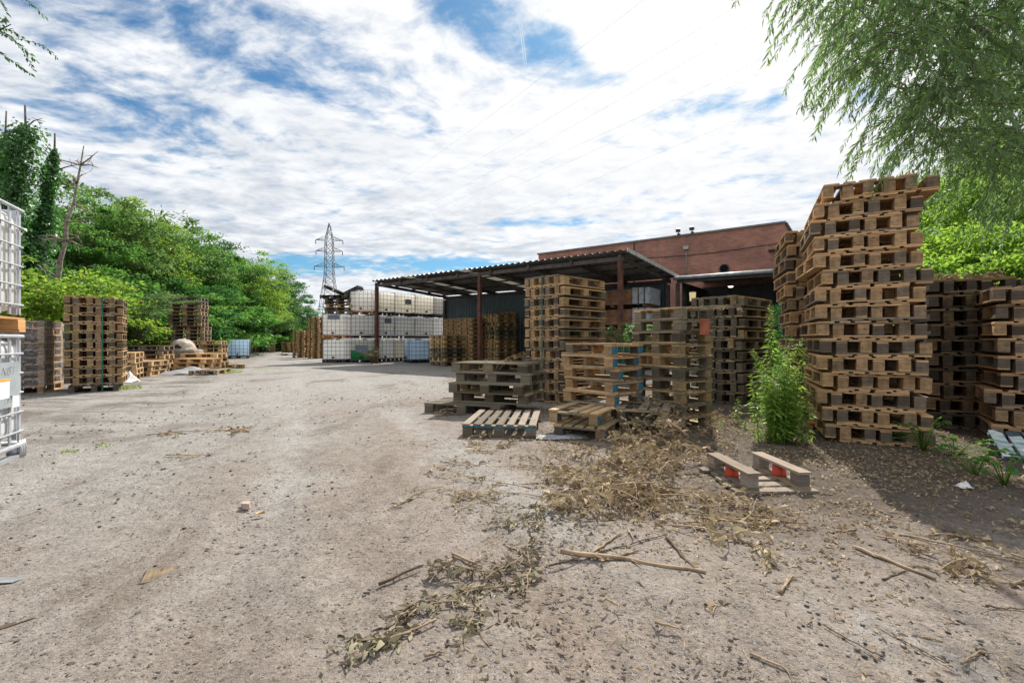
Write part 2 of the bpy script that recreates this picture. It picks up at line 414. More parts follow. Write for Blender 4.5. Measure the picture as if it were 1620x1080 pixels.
# ------------------------------------------------------------------ world: sky with altocumulus
def build_world():
    w = bpy.data.worlds.new('World'); scene.world = w; w.use_nodes = True
    nt = NT(w.node_tree); nt.n.clear()
    out = nt.new('ShaderNodeOutputWorld'); bg = nt.new('ShaderNodeBackground')
    sky = nt.new('ShaderNodeTexSky', sky_type='NISHITA'); sky.sun_disc = False
    sky.sun_elevation = SUN_EL; sky.sun_rotation = SUN_AZ; sky.air_density = 1.0; sky.dust_density = .6; sky.ozone_density = 2.0
    tc = nt.new('ShaderNodeTexCoord')
    D = nt.vmath('NORMALIZE', tc.outputs['Generated'])
    sep = nt.new('ShaderNodeSeparateXYZ'); nt.l.new(D, sep.inputs[0])
    z = nt.math('MAXIMUM', sep.outputs[2], 0.0)
    zz = nt.math('ADD', z, .09)
    cmb = nt.new('ShaderNodeCombineXYZ'); nt.set(cmb.inputs[0], nt.math('DIVIDE', sep.outputs[0], zz)); nt.set(cmb.inputs[1], nt.math('DIVIDE', sep.outputs[1], zz))
    Pp = cmb.outputs[0]
    warp = nt.noise(Pp, 1.3, 3, .5, 0, 'Color')
    Pw = nt.vmath('ADD', Pp, nt.vmath('SCALE', nt.vmath('SUBTRACT', warp, (.5, .5, .5)), .35))
    Pr = nt.mapping(Pw, (1.0, 1.3, 1), rot=(0, 0, R(32)))
    n1 = nt.noise(Pp, .75, 5, .55)
    n2 = nt.noise(Pr, 7.5, 6, .6)
    n3 = nt.noise(Pr, 2.3, 7, .62, .3)
    dens = nt.math('ADD', nt.math('MULTIPLY', n1, .55), nt.math('ADD', nt.math('MULTIPLY', n2, .85), nt.math('MULTIPLY', n3, .75)))
    dens = nt.math('ADD', dens, -.505)
    # clear gaps: (u, v, half-width, half-height) as directions, with strength
    holes = [(300, 40, .24, .10, .20), (470, 125, .24, .07, .14), (150, 30, .14, .07, .07), (230, 185, .16, .045, .15), (60, 130, .10, .06, .10), (420, 20, .15, .06, .08),
             (790, 35, .10, .065, .40), (880, 88, .075, .05, .42), (715, 5, .06, .04, .30), (960, 128, .05, .018, .26),
             (1130, 160, .07, .022, .27), (1226, 158, .028, .026, .34), (1120, 190, .05, .016, .2), (700, 418, .26, .022, .45), (470, 418, .11, .026, .45), (860, 352, .18, .012, .24), (1180, 180, .04, .025, .2), (560, 165, .14, .03, .12), (375, 195, .1, .02, .16)]
    hs = None
    for (u, v, a, b, s) in holes:
        c = direc(u, v)
        side = Vector((c.y, -c.x, 0)).normalized(); up = side.cross(c)
        du = nt.math('DIVIDE', nt.vmath('DOT_PRODUCT', D, tuple(side), 1), a*.9)
        dv = nt.math('DIVIDE', nt.vmath('DOT_PRODUCT', D, tuple(up), 1), b*.9)
        fr = nt.ramp(nt.vmath('DOT_PRODUCT', D, tuple(c), 1), .2, .5)
        r2 = nt.math('ADD', nt.math('MULTIPLY', du, du), nt.math('MULTIPLY', dv, dv))
        g = nt.math('MULTIPLY', nt.math('MULTIPLY', nt.math('EXPONENT', nt.math('MULTIPLY', r2, -1.0)), s), fr)
        hs = g if hs is None else nt.math('ADD', hs, g)
    dens = nt.math('SUBTRACT', dens, hs)
    cov = nt.ramp(dens, .09, .53)
    # bands behind the viewer and high overhead stay mostly cloudy
    sund = nt.vmath('DOT_PRODUCT', D, tuple(SUN), 1)
    glow = nt.math('POWER', nt.math('MAXIMUM', sund, 0.0), 5.0)
    n4 = nt.noise(nt.mapping(Pw, (1, 1.3, 1), loc=(3, 1, 0), rot=(0, 0, R(20))), 2.4, 6, .6)
    lowz = nt.ramp(z, .55, .14)
    shade = nt.math('MULTIPLY', nt.ramp(n4, .40, .66), nt.math('ADD', nt.math('MULTIPLY', lowz, .80), .12))
    shade = nt.math('MULTIPLY', shade, nt.ramp(glow, .75, .2, 0, 1))
    shade = nt.math('MULTIPLY', shade, nt.ramp(z, .06, .16))
    ccol = nt.mix(shade, (8.9, 9.1, 9.4), (4.9, 5.5, 6.4))
    ccol = nt.mix(1.0, ccol, nt.mix(nt.ramp(n2, .34, .64), (.85, .88, .925), (1.06, 1.055, 1.04)), 'MULTIPLY')
    ccol = nt.mix(nt.math('MULTIPLY', glow, .9), ccol, (10.5, 10.4, 10.2))
    skc = nt.mix(1.0, sky.outputs[0], (.50, .86, 1.02), 'MULTIPLY')
    # contrail: two fine parallel streaks
    ct = None
    for off in (0, 3.2):
        a, b = direc(819+off, 15), direc(830+off, 105)
        n = a.cross(b).normalized(); mid = (a+b).normalized(); half = math.cos(a.angle(b)/2)
        l = nt.math('MULTIPLY', nt.ramp(nt.math('ABSOLUTE', nt.vmath('DOT_PRODUCT', D, tuple(n), 1)), .0002, .0013, 1, 0), nt.ramp(nt.vmath('DOT_PRODUCT', D, tuple(mid), 1), half-.0008, half+.0004))
        ct = l if ct is None else nt.math('MAXIMUM', ct, l)
    cov = nt.math('MAXIMUM', cov, nt.math('MULTIPLY', ct, .6))
    col = nt.mix(cov, skc, ccol)
    # thin milky veil towards the horizon
    col = nt.mix(nt.ramp(z, .10, .0, 0, .55), col, (7.2, 7.7, 8.2))
    nt.l.new(col, bg.inputs[0]); bg.inputs[1].default_value = .075
    nt.l.new(bg.outputs[0], out.inputs[0])
build_world()

sun = bpy.data.lights.new('sun', 'SUN'); sun.energy = 5.0; sun.angle = R(.55); sun.color = (1.0, .945, .85)
so = bpy.data.objects.new('sun', sun); COL.objects.link(so)
so.rotation_euler = (-SUN).to_track_quat('-Z', 'Y').to_euler(); so.location = SUN*60

# ------------------------------------------------------------------ ground
def build_ground():
    n = 620
    s = np.linspace(-1, 1, n)
    k = np.arcsinh(420/3.2)
    xs = 3.2*np.sinh(s*k)
    ys = 2.2+3.2*np.sinh(np.linspace(-np.arcsinh(12/3.2), np.arcsinh(900/3.2), n))
    X, Y = np.meshgrid(xs, ys)
    Z = gz(X, Y)
    fade = np.clip(1-np.hypot(X, Y-3)/26, 0, 1)
    Z = Z+fade*(.022*(vnoise(X*1.1, Y*1.1, 1)-.5)+.016*(vnoise(X*3.3, Y*3.3, 2)-.5)+.012*(vnoise(X*8, Y*8, 3)-.5))
    sx = X+.45*Y+.5*(vnoise(X*.35, Y*.35, 12)-.5)*2
    for c0 in (-3.6, -2.0, -.1, 1.5):
        Z = Z-fade*.020*np.exp(-((sx-c0)/.22)**2)*(.5+vnoise(X*.7, Y*.7, 14))+fade*.010*np.exp(-((np.abs(sx-c0)-.38)/.13)**2)
    idx = np.arange(n*n).reshape(n, n)
    Fq = np.stack([idx[:-1, :-1], idx[:-1, 1:], idx[1:, 1:], idx[1:, :-1]], -1).reshape(-1, 4)
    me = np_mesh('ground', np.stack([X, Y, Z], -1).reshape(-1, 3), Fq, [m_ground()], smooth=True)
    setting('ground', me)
build_ground()

# ------------------------------------------------------------------ pallets
EW = [(-.352, .094), (0, .0941), (.352, .094)]
EY = [-.5275, 0, .5275]
def deck_mesh(spec, y0, y1, z, th, missing=(), short=None, mats=(WOOD,)):
    b = MB()
    for i, (x, w) in enumerate(spec):
        if i in missing: continue
        a, c = y0+rng.uniform(-.006, .006), y1+rng.uniform(-.006, .006)
        if short and short[0] == i: c = y0+(y1-y0)*short[1]
        b.box((x+rng.uniform(-.004, .004), (a+c)/2, z+th/2+rng.uniform(0, .002)), (w+rng.uniform(-.006, .003), c-a, th-.001), jit=.0015, rot=(0, 0, rng.uniform(-.006, .006)))
    return b.build('deck', list(mats))
def bx_mesh(name, size, mats=(WOOD,), fm=None, jit=.002):
    b = MB(); b.box((0, 0, 0), size, fm=fm, jit=jit); return b.build(name, list(mats))
DECK5 = [(-.3275, .145), (-.165, .10), (0, .145), (.165, .10), (.3275, .145)]
PAL = {}
def euro_kind():
    decks = [deck_mesh(DECK5, -.6, .6, .132, .017), deck_mesh(DECK5, -.6, .6, .132, .017), deck_mesh(DECK5, -.6, .6, .132, .017, (), (1, .55)), deck_mesh(DECK5, -.6, .6, .132, .017, (3,))]
    st = [bx_mesh('stringer', (.798, .144, .014)) for _ in range(2)]
    be = [bx_mesh('block', (.094, .144, .0985), jit=.004) for _ in range(3)]; bm_ = [bx_mesh('block', (.094, .144, .0985), jit=.004) for _ in range(3)]
    se = [bx_mesh('skid', (.094, 1.196, .017)) for _ in range(2)]; sm = [bx_mesh('skid', (.094, 1.196, .017)) for _ in range(2)]
    out = []
    for d in decks:
        ps = [('deck', d, (0, 0, 0))]
        for y in EY: ps.append(('stringer', rng.choice(st), (0, y, .1245)))
        for (x, w) in EW:
            ps.append(('skid', rng.choice(se if x else sm), (x, 0, .009)))
            for y in EY: ps.append(('block', rng.choice(be if x else bm_), (x, y, .0672)))
        out.append(ps)
    PAL['euro'] = (out, .149, .8, 1.2)
def half_kind(name, blue):
    # 0.8 x 0.6: local x is the long way (0.8), local y the short way
    mats = (WOOD, BLUEPAINT)
    xs, ys = ([-.335, .335] if blue == 1 else [-.335, 0, .335]), [-.24, .24]
    spec = [(-.2525, .095), (-.127, .09), (0, .095), (.127, .09), (.2525, .095)]
    out = []
    for v in range(3):
        b = MB()
        for i, (y, w) in enumerate(spec):
            if v == 2 and i == 3: continue
            b.box((rng.uniform(-.005, .005), y, .139+rng.uniform(0, .002)), (.8, w, .019), jit=.0015, rot=(0, 0, rng.uniform(-.008, .008)))
        ps = [('deck', b.build('deck', [WOOD]), (0, 0, 0))]
        for x in xs: ps.append(('stringer', bx_mesh('stringer', (.12, .596, .019)), (x, 0, .1195)))
        for y in ys: ps.append(('skid', bx_mesh('skid', (.796, .10, .019)), (0, y, .0095)))
        for x in xs:
            for y in ys:
                fm = None
                if blue and abs(x) > .1: fm = [0, 0, 0, 0, 1 if x < 0 else 0, 1 if x > 0 else 0] if blue == 1 else [0, 0, 1, 1, 0, 0]
                ps.append(('block', bx_mesh('block', (.125, .10, .089), mats, fm, .003), (x, y, .0645)))
        out.append(ps)
    PAL[name] = (out, .15, .8, .6)
euro_kind(); half_kind('half', 0); half_kind('halfblue', 1); half_kind('halfblueend', 2)
MERGED = {}
def merged(kind, v):
    if (kind, v) not in MERGED:
        b = MB()
        for (nm, me, loc) in PAL[kind][0][v]:
            base = len(b.V); lv = Vector(loc)
            b.V.extend([tuple(x.co+lv) for x in me.vertices])
            uvl = me.uv_layers[0].data
            for p in me.polygons:
                b.F.append(tuple(base+i for i in p.vertices)); b.UV.extend([tuple(uvl[i].uv) for i in p.loop_indices]); b.MI.append(p.material_index); b.S.append(False)
        MERGED[(kind, v)] = b.build('pallet', [WOOD, BLUEPAINT])
    return MERGED[(kind, v)]

N_PAL = [0]; STUFF = []
def pallet(loc, yaw, label, group=None, kind='euro', inv=False, tint=(1, 1, 1), weather=.4, detailed=True, tilt=(0, 0), var=None, stuff=False):
    N_PAL[0] += 0 if stuff else 1
    ps, h, W, D = PAL[kind]
    v = rng.choices(range(len(ps)), [4, 4, 2.2, 1.6][:len(ps)])[0] if var is None else var
    M = Matrix.Rotation(yaw, 4, 'Z') @ Euler((tilt[0], tilt[1], 0)).to_matrix().to_4x4()
    lz = loc[2]
    if inv: M = M @ Matrix.Rotation(math.pi, 4, 'Y'); lz += h
    k = rng.uniform(.88, 1.12)
    if stuff:
        STUFF.append((merged(kind, v), Matrix.Translation((loc[0], loc[1], lz)) @ M)); return
    color = (tint[0]*k, tint[1]*k, tint[2]*k, weather+rng.uniform(-.18, .18))
    if detailed:
        o = thing('pallet', label, 'pallet', None, (loc[0], loc[1], lz), tuple(M.to_euler()), group)
        o.empty_display_size = .1
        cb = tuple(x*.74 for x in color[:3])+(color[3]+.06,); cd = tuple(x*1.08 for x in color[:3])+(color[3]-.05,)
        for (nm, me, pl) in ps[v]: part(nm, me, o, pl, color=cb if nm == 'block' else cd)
    else:
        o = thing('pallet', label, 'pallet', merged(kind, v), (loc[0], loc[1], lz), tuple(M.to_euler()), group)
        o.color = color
    return o

ORD = ['bottom', 'second', 'third', 'fourth', 'fifth', 'sixth', 'seventh', 'eighth', 'ninth', 'tenth', 'eleventh', 'twelfth', 'thirteenth', 'fourteenth', 'fifteenth', 'sixteenth', 'seventeenth', 'eighteenth']
def stack(desc, u, d, alpha, l, rows, nested=False, kind='euro', tint=(1, 1, 1), weather=.4, detailed=True, jx=.02, jr=1.5, z0=0.0, offs=None, side=1, start=0, lean=(0, 0), short=None, xy=None, stuff=False, topb=0.0):
    """near corner at pixel column u / distance d, one face of length l going left and back, the other going right and back"""
    a = R(alpha)
    ps, h, W, D = PAL[kind]
    Cx, Cy = at(u, d)
    Lx, Ly = -math.cos(a), math.sin(a); Rx, Ry = math.sin(a), math.cos(a)
    r = (W+D)-l
    cx, cy = Cx+Lx*l/2+Rx*r/2, Cy+Ly*l/2+Ry*r/2
    if xy: cx, cy = xy
    yaw = -a if abs(l-W) < .01 else -a+math.pi/2
    ex, ey = math.cos(yaw), math.sin(yaw)
    grp = 'pallets of the '+desc
    zb = float(gz(cx, cy))+z0; top = None
    for i in range(rows):
        dx, dy = rng.uniform(-jx, jx), rng.uniform(-jx, jx); yw = yaw+R(rng.uniform(-jr, jr))
        t = i/max(rows-1, 1)
        dx += lean[0]*t; dy += lean[1]*t
        if offs: dx += offs[min(i, len(offs)-1)]*ex; dy += offs[min(i, len(offs)-1)]*ey
        o = ORD[i+start]; last = i == rows-1
        if nested:
            ph = .068*side; tb = topb if last else 0.0
            pr = 'bottom pair' if i+start == 0 else ('topmost pair' if last else o+' pair from the ground')
            pallet((cx+dx+ex*(ph+tb), cy+dy+ey*(ph+tb), zb), yw, f'upside-down pallet, {pr}, {desc}', grp, kind, True, tint, weather, detailed, stuff=stuff)
            q = R(rng.uniform(-.5, .5))
            pallet((cx+dx-ex*ph, cy+dy-ey*ph, zb+.0340), yw+q, f'upright pallet, {pr}, {desc}', grp, kind, False, tint, weather, detailed, stuff=stuff)
            zb += .1855
        else:
            pr = 'bottom pallet' if i+start == 0 else ('topmost pallet' if last else o+' pallet from the ground')
            inv = False
            pallet((cx+dx, cy+dy, zb), yw, f'wooden {pr}, {desc}' if not last else f'topmost pallet, {desc}', grp, kind, inv, tint, weather, detailed, stuff=stuff)
            zb += h+.0006
        top = (cx+dx, cy+dy, zb, yw)
    return top

GREYT = (.95, .97, .95); MOSS = (1.2, 1.2, 1.02); WARM = (1.12, 1.0, .88)
# right-hand stacks
s1o = [.07, .03, -.02, .01, .0, .02, -.01, -.03, -.02, -.01, -.04, -.05, -.03, -.02, .04]
aa = R(25); fx, fy = at(1305, 5.1)
S1TOP = stack('tall ragged stack beside the bright weeds', 0, 1, 25, .8, 15, True, tint=(1.32, 1.2, 1.06), weather=.38, jx=.032, jr=3.0, topb=.04, offs=s1o, xy=(fx+math.cos(aa)*.42+math.sin(aa)*.6, fy-math.sin(aa)*.42+math.cos(aa)*.6))
aa = R(24); fx, fy = at(1265, 6.45)
stack('stack half hidden behind the ragged stack', 0, 1, 24, .8, 14, True, tint=WARM, weather=.25, jx=.03, jr=3, xy=(fx+math.cos(aa)*.42+math.sin(aa)*.6, fy-math.sin(aa)*.42+math.cos(aa)*.6), lean=(-.16, .05))
aa = R(26); fx, fy = at(1478, 5.9)
S2TOP = stack('dark stack topped with dead leaves', 0, 1, 26, .8, 10, True, tint=(.72, .69, .65), weather=.72, jx=.02, jr=2, xy=(fx+math.cos(aa)*.42+math.sin(aa)*.6, fy-math.sin(aa)*.42+math.cos(aa)*.6))
aa = R(36); fx, fy = at(1584, 5.05)
stack('shorter stack under the willow', 0, 1, 36, .8, 9, True, tint=(1.35, 1.24, 1.14), weather=.45, jx=.05, jr=4, xy=(fx+math.cos(aa)*.42+math.sin(aa)*.6, fy-math.sin(aa)*.42+math.cos(aa)*.6), side=1)
# middle stacks
S7TOP = stack('strapped stack in front of the canopy', 888, 8.0, 46, .8, 12, True, tint=(1.18, 1.12, 1.0), weather=.36, jx=.014, jr=.9)
stack('mossy half pallet stack before the lean-to', 1076, 5.75, 60, .8, 10, False, 'half', MOSS, .72, jx=.012, jr=1.2)
S6TOP = stack('mossy stack nearest the lean-to opening', 1167, 7.9, 50, .8, 10, True, tint=(1.05, 1.06, .92), weather=.92, jx=.03, jr=2)
stack('low grey stack left of the strapped one', 834, 6.75, 20, 1.2, 4, False, tint=(1.25, 1.24, 1.06), weather=.95, jx=.07, jr=4.5, z0=.15, start=1, lean=(-.02, 0))
pallet((-.62, 7.22, 0), R(72), 'dark ground pallet jutting out under the low grey stack', 'pallets of the low grey stack left of the strapped one', tint=(1.0, 1.0, .9), weather=.95)
# blue marked half pallets
def cpos(u, d, al, l, r):
    a = R(al); x, y = at(u, d)
    return x-math.cos(a)*l/2+math.sin(a)*r/2, y+math.sin(a)*l/2+math.cos(a)*r/2
BG = 'blue marked half pallets'
x, y = cpos(958, 5.02, 26, .6, .8)
pallet((x, y, 0), R(-26+90), 'dark grey half pallet lying on the ground under the blue marked tower', BG, 'halfblueend', tint=(.95, .95, .88), weather=.9)
pallet((x-.03, y+.07, .151), R(-26+86), 'half pallet with missing deck board, lower left of the blue marked tower', BG, 'halfblueend', tint=(1.15, 1.12, .98), weather=.65, var=2)
x, y = cpos(1064, 5.28, 24, .6, .8)
pallet((x, y, 0), R(-24+90), 'blue painted half pallet on the ground beside the brush heap', BG, 'halfblueend', tint=(1.1, 1.1, 1.0), weather=.85)
pallet((x-.05, y+.02, .151), R(-24+93), 'half pallet with pale deck boards just above the brush heap', BG, 'halfblueend', tint=(1.3, 1.28, 1.18), weather=.85)
stack('half pallet tower with blue painted blocks', 975, 5.6, 45, .8, 5, False, 'halfblue', (1.22, 1.14, 1.02), .45, z0=.302, jx=.07, jr=11, start=2)
# left-hand strapped stack
x, y = cpos(188, 10.1, -36, .8, 1.2)
pallet((x, y, 0), R(36), 'dark pallet carrying the tall strapped stack on the left', 'pallets of the tall strapped stack by the bank', tint=(.8, .78, .75), weather=.9)
S14TOP = stack('tall strapped stack by the bank', 188, 10.1, -36, .8, 10, True, tint=(1.06, 1.0, .9), weather=.32, jx=.01, jr=.6, z0=.15, start=1)
# wrapped stack
stack('film wrapped stack behind the near tank', 69, 9.7, -30, .8, 10, False, tint=(1.08, .98, .86), weather=.25, jx=.02, jr=1, z0=.0)

# straps
def strap(desc, u, d, alpha, top, frac, l=.8, ext=.012):
    a = R(alpha); x, y = at(u, d)
    Lx, Ly = -math.cos(a), math.sin(a); nx, ny = -math.sin(a), -math.cos(a)
    Rx, Ry = math.sin(a), math.cos(a)
    px, py = x+Lx*l*frac+nx*(ext+.02), y+Ly*l*frac+ny*(ext+.02)
    bx, by = px+Rx*1.27, py+Ry*1.27
    b = MB()
    rot = Matrix.Rotation(-a, 3, 'Z')
    z1 = top+.006
    b.box((px, py, z1/2), (.022, .004, z1), rot); b.box((bx, by, z1/2), (.022, .004, z1), rot)
    b.box(((px+bx)/2, (py+by)/2, z1+.002), (.022, 1.274, .004), rot)
    b.box((px, py, .9), (.04, .008, .03), rot)
    thing('strap', desc, 'strap', b.build('strap', [STRAP]))
strap('green plastic strap tied round the stack in front of the canopy', 888, 8.0, 46, S7TOP[2]-.004, .5, ext=.03)
strap('dark green strap tied round the tall stack by the bank', 188, 10.1, -36, S14TOP[2], .33, ext=.02)

# lone slatted pallet
def lone_pallet():
    o = thing('pallet', 'lone seven-slat pallet lying flat with a blue painted front edge', 'pallet', None, (-.09, 5.83, 0), (0, 0, R(-6)))
    W, D = .84, 1.1
    b = MB()
    cs = []
    for i in range(7):
        xx = -W/2+.045+i*(W-.09)/6
        b.box((xx, 0, .137), (.082, D, .018), jit=.003, rot=(0, 0, rng.uniform(-.01, .01)))
    part('deck', b.build('deck', [WOOD]), o, color=(1.35, 1.3, 1.24, 1.25))
    for y in (-D/2+.05, 0, D/2-.05):
        me = bx_mesh('stringer', (W, .095, .024), (WOOD, BLUEPAINT), [0, 0, 1, 1, 0, 0] if y < -.1 else None)
        part('stringer', me, o, (0, y, .115), color=(.9, .9, .86, .85))
        for xx in (-W/2+.06, 0, W/2-.06):
            part('block', bx_mesh('block', (.115, .09, .081)), o, (xx, y, .062), color=(.9, .9, .86, .85))
        part('skid', bx_mesh('skid', (W, .09, .021)), o, (0, y, .0105), color=(.8, .8, .76, .9))
lone_pallet()

# red block quarter pallet lying upside down
def red_pallet():
    o = thing('pallet', 'small upside-down grey pallet with red plastic middle blocks', 'pallet', None, (1.89, 3.66, 0), (0, 0, R(3)))
    b = MB()
    for i, y in enumerate((-.275, -.14, 0, .14, .275)):
        b.box((.01*((i*7) % 3-1), y, .012), (.60 if i != 3 else .5, .088 if i != 0 else .10, .019), jit=.003, rot=(0, 0, rng.uniform(-.015, .015)))
    part('deck', b.build('deck', [WOOD]), o, color=(1.5, 1.42, 1.35, .95))
    for x in (-.18, .2):
        part('stringer', bx_mesh('stringer', (.09, .60, .019)), o, (x, 0, .0325), color=(1.4, 1.35, 1.3, .95))
        for y in (-.245, .245):
            part('block', bx_mesh('block', (.085, .095, .085)), o, (x, y, .085), color=(1.6, 1.6, 1.65, 1.1))
        bb = MB(); bb.tube([(0, 0, -.042), (0, 0, -.03), (0, 0, .042)], [.052, .05, .044], 18, 0)
        part('block', bb.build('block', [REDPL]), o, (x, 0, .085), label='round red plastic block')
        part('skid', bx_mesh('skid', (.10, .62, .019), jit=.003), o, (x, 0, .138), color=(1.65, 1.5, 1.42, .95))
red_pallet()

# blue grey painted slatted pallet tipped up at the right edge
def blue_pallet():
    o = thing('pallet', 'blue-grey painted pallet tipped on debris beneath the willow', 'pallet', None, (4.74, 4.06, .05), (R(4), R(-4), R(-40)))
    b = MB()
    for i in range(7): b.box((-.34+i*.113, 0, .13), (.085, 1.0, .018), jit=.004, rot=(0, 0, rng.uniform(-.01, .01)))
    part('deck', b.build('deck', [BLUEGREY]), o)
    for y in (-.44, 0, .44):
        part('stringer', bx_mesh('stringer', (.78, .09, .02), (BLUEGREY,)), o, (0, y, .109))
        for x in (-.33, 0, .33): part('block', bx_mesh('block', (.1, .09, .075)), o, (x, y, .06), color=(.8, .82, .85, .95))
        part('skid', bx_mesh('skid', (.78, .09, .02), (BLUEGREY,)), o, (0, y, .011))
blue_pallet()

# far-left yard stacks (small in the picture: one mesh each)
def far(desc, u, d, alpha, l, rows, **k): return stack(desc, u, d, alpha, l, rows, detailed=False, **k)
LT = (1.28, 1.2, 1.08)
far('pale five-high stack right of the strapped stack', 215, 12.6, -30, .8, 5, tint=LT, weather=.2, jx=.03)
far('knee-high stack by the pale stack', 238, 14.0, -15, .8, 3, tint=LT, weather=.3, jx=.03)
far('waist-high stack behind the knee-high one', 258, 15.6, -14, 1.2, 6, tint=LT, weather=.5, jx=.03)
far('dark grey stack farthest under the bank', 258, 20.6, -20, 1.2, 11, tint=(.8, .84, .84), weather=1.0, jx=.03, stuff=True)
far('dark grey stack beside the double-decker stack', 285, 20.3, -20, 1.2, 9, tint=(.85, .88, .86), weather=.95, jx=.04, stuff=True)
T = far('lower tier of the double-decker stack', 323, 19.6, -14, 1.2, 11, tint=(1.1, 1.05, .95), weather=.5, jx=.012)
far('upper tier of the double-decker stack', 318, 19.5, -14, 1.2, 8, tint=(1.05, 1.03, .95), weather=.6, jx=.012, z0=11*.1497+.02, start=1)
far('chest-high stack between the double-decker and blue-grey tank', 351, 18.8, -16, 1.2, 7, tint=LT, weather=.45, jx=.03)
far('messy pile behind the grey sheet', 322, 15.8, 8, 1.2, 3, tint=LT, weather=.45, jx=.06, jr=6)
far('messy pile right of the bulk bag', 344, 16.8, -10, 1.2, 4, tint=LT, weather=.35, jx=.08, jr=8)
x, y = at(334, 15.0); pallet((x, y, 0), R(12), 'thin pallet lying on the grass patch before the messy piles', 'pallets lying flat by the messy piles', tint=LT, weather=.5, detailed=False)
x, y = at(364, 18.2); pallet((x, y, 0), R(40), 'single dark pallet lying alone on the bare earth', 'pallets lying flat by the messy piles', tint=(.9, .88, .84), weather=.8, detailed=False)
far('left low stack against the far hedge', 404, 41, 0, 1.2, 6, tint=(1.2, 1.1, .9), weather=.4, jx=.03, stuff=True)
far('right low stack against the far hedge', 428, 41.5, 0, 1.2, 8, tint=(1.2, 1.1, .9), weather=.5, jx=.03, stuff=True)
far('far hedge stack nearest the tank wall', 466, 36, 14, 1.2, 6, tint=(1.15, 1.0, .8), weather=.3, jx=.03, stuff=True)
far('orange-brown shorter stack left of the tank wall', 480, 28.3, 18, .8, 11, tint=(1.25, 1.0, .74), weather=.15, jx=.02, stuff=True)
far('orange-brown taller stack left of the tank wall', 504, 27.0, 22, .8, 16, tint=(1.2, .98, .74), weather=.2, jx=.02, stuff=True)
# stacks under the canopy
far('front stepped stack beside the blue tank', 701, 19.3, 40, .8, 7, nested=True, tint=(1.1, 1.06, .85), weather=.45, jx=.02)
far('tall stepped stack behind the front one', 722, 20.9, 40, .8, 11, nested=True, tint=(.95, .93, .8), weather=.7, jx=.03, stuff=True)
far('tall stack left of the middle canopy post', 744, 20.0, 42, .8, 11, nested=True, tint=(1.05, 1.0, .82), weather=.5, jx=.015, stuff=True)
far('stack right of the middle canopy post', 786, 20.2, 40, .8, 12, nested=True, tint=(1.1, 1.05, .82), weather=.4, jx=.03)
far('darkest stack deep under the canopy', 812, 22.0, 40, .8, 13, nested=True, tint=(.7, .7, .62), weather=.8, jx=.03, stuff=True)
far('small stack below the leaning pallet', 826, 17.6, 30, 1.2, 2, tint=(1.05, 1.0, .8), weather=.5, jx=.04)
x, y = at(810, 16.9); pallet((x, y, .32), R(-20), 'pallet leaning askew on the low stack under the canopy', None, tint=(1.1, 1.02, .8), weather=.4, detailed=False, tilt=(R(4), R(-26)))
x, y = at(829, 18.3); pallet((x, y, .29), R(-35), 'pallet resting above the small stack near the leaning one', None, tint=(1.0, .96, .8), weather=.5, detailed=False)

def stuff_pallets():
    V, Fs, UV, o = [], [], [], 0
    for me, M in STUFF:
        n = len(me.vertices); co = np.empty(n*3, np.float32); me.vertices.foreach_get('co', co)
        A = np.array(M); V.append(co.reshape(-1, 3)@A[:3, :3].T+A[:3, 3])
        li = np.empty(len(me.loops), np.int32); me.loops.foreach_get('vertex_index', li); Fs.append(li.reshape(-1, 4)+o); o += n
        u = np.empty(len(me.loops)*2, np.float32); me.uv_layers[0].data.foreach_get('uv', u); UV.append(u.reshape(-1, 2))
    ob = setting('background_pallets', np_mesh('background_pallets', np.concatenate(V), np.concatenate(Fs), [WOOD], uv=np.concatenate(UV)), 'stuff', label='distant and shaded stacked pallets at the back of the yard', cat='pallets')
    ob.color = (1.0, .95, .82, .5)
stuff_pallets()

# ------------------------------------------------------------------ IBC tanks
def rbox(sx, sy, sz, r, seg=4):
    import bmesh
    bm = bmesh.new(); bmesh.ops.create_cube(bm, size=1)
    for v in bm.verts: v.co = Vector((v.co.x*sx, v.co.y*sy, v.co.z*sz))
    bmesh.ops.bevel(bm, geom=bm.edges[:], offset=r, segments=seg, profile=.5, affect='EDGES')
    return bm
def tank_mesh(mat, near=False):
    import bmesh
    bm = rbox(1.12, .92, .92, .085 if not near else .10, 3 if not near else 6)
    for v in bm.verts: v.co.z += .5
    if near:
        # shallow moulded panels
        for f in [f for f in bm.faces if f.calc_area() > .3]:
            r = bmesh.ops.inset_region(bm, faces=[f], thickness=.10, depth=0)
            r = bmesh.ops.inset_region(bm, faces=[f], thickness=.02, depth=-.008)
    me = bpy.data.meshes.new('tank'); bm.to_mesh(me); bm.free()
    for p in me.polygons: p.use_smooth = near or p.area < .05
    me.materials.append(mat)
    return me
def cage_mesh(r=.0085, sides=4, nx=6, ny=5, nz=6, z0=.03, z1=1.0, mat=DSTEEL, hx=.59, hy=.49):
    b = MB()
    for i in range(nz):
        z = z0+(z1-z0)*i/(nz-1)
        rr = r*1.15 if i in (0, nz-1) else r
        c = .06
        pts = [(-hx+c, -hy, z), (hx-c, -hy, z), (hx, -hy+c, z), (hx, hy-c, z), (hx-c, hy, z), (-hx+c, hy, z), (-hx, hy-c, z), (-hx, -hy+c, z), (-hx+c, -hy, z)]
        b.tube(pts, rr, sides, cap=False)
    o = r*1.2
    for i in range(nx):
        x = -hx+.09+(2*hx-.18)*i/(nx-1)
        for y in (-hy+o, hy-o): b.tube([(x, y, z0), (x, y, z1)], r, sides)
    for i in range(ny):
        y = -hy+.09+(2*hy-.18)*i/(ny-1)
        for x in (-hx+o, hx-o): b.tube([(x, y, z0), (x, y, z1)], r, sides)
    return b.build('cage', [mat])
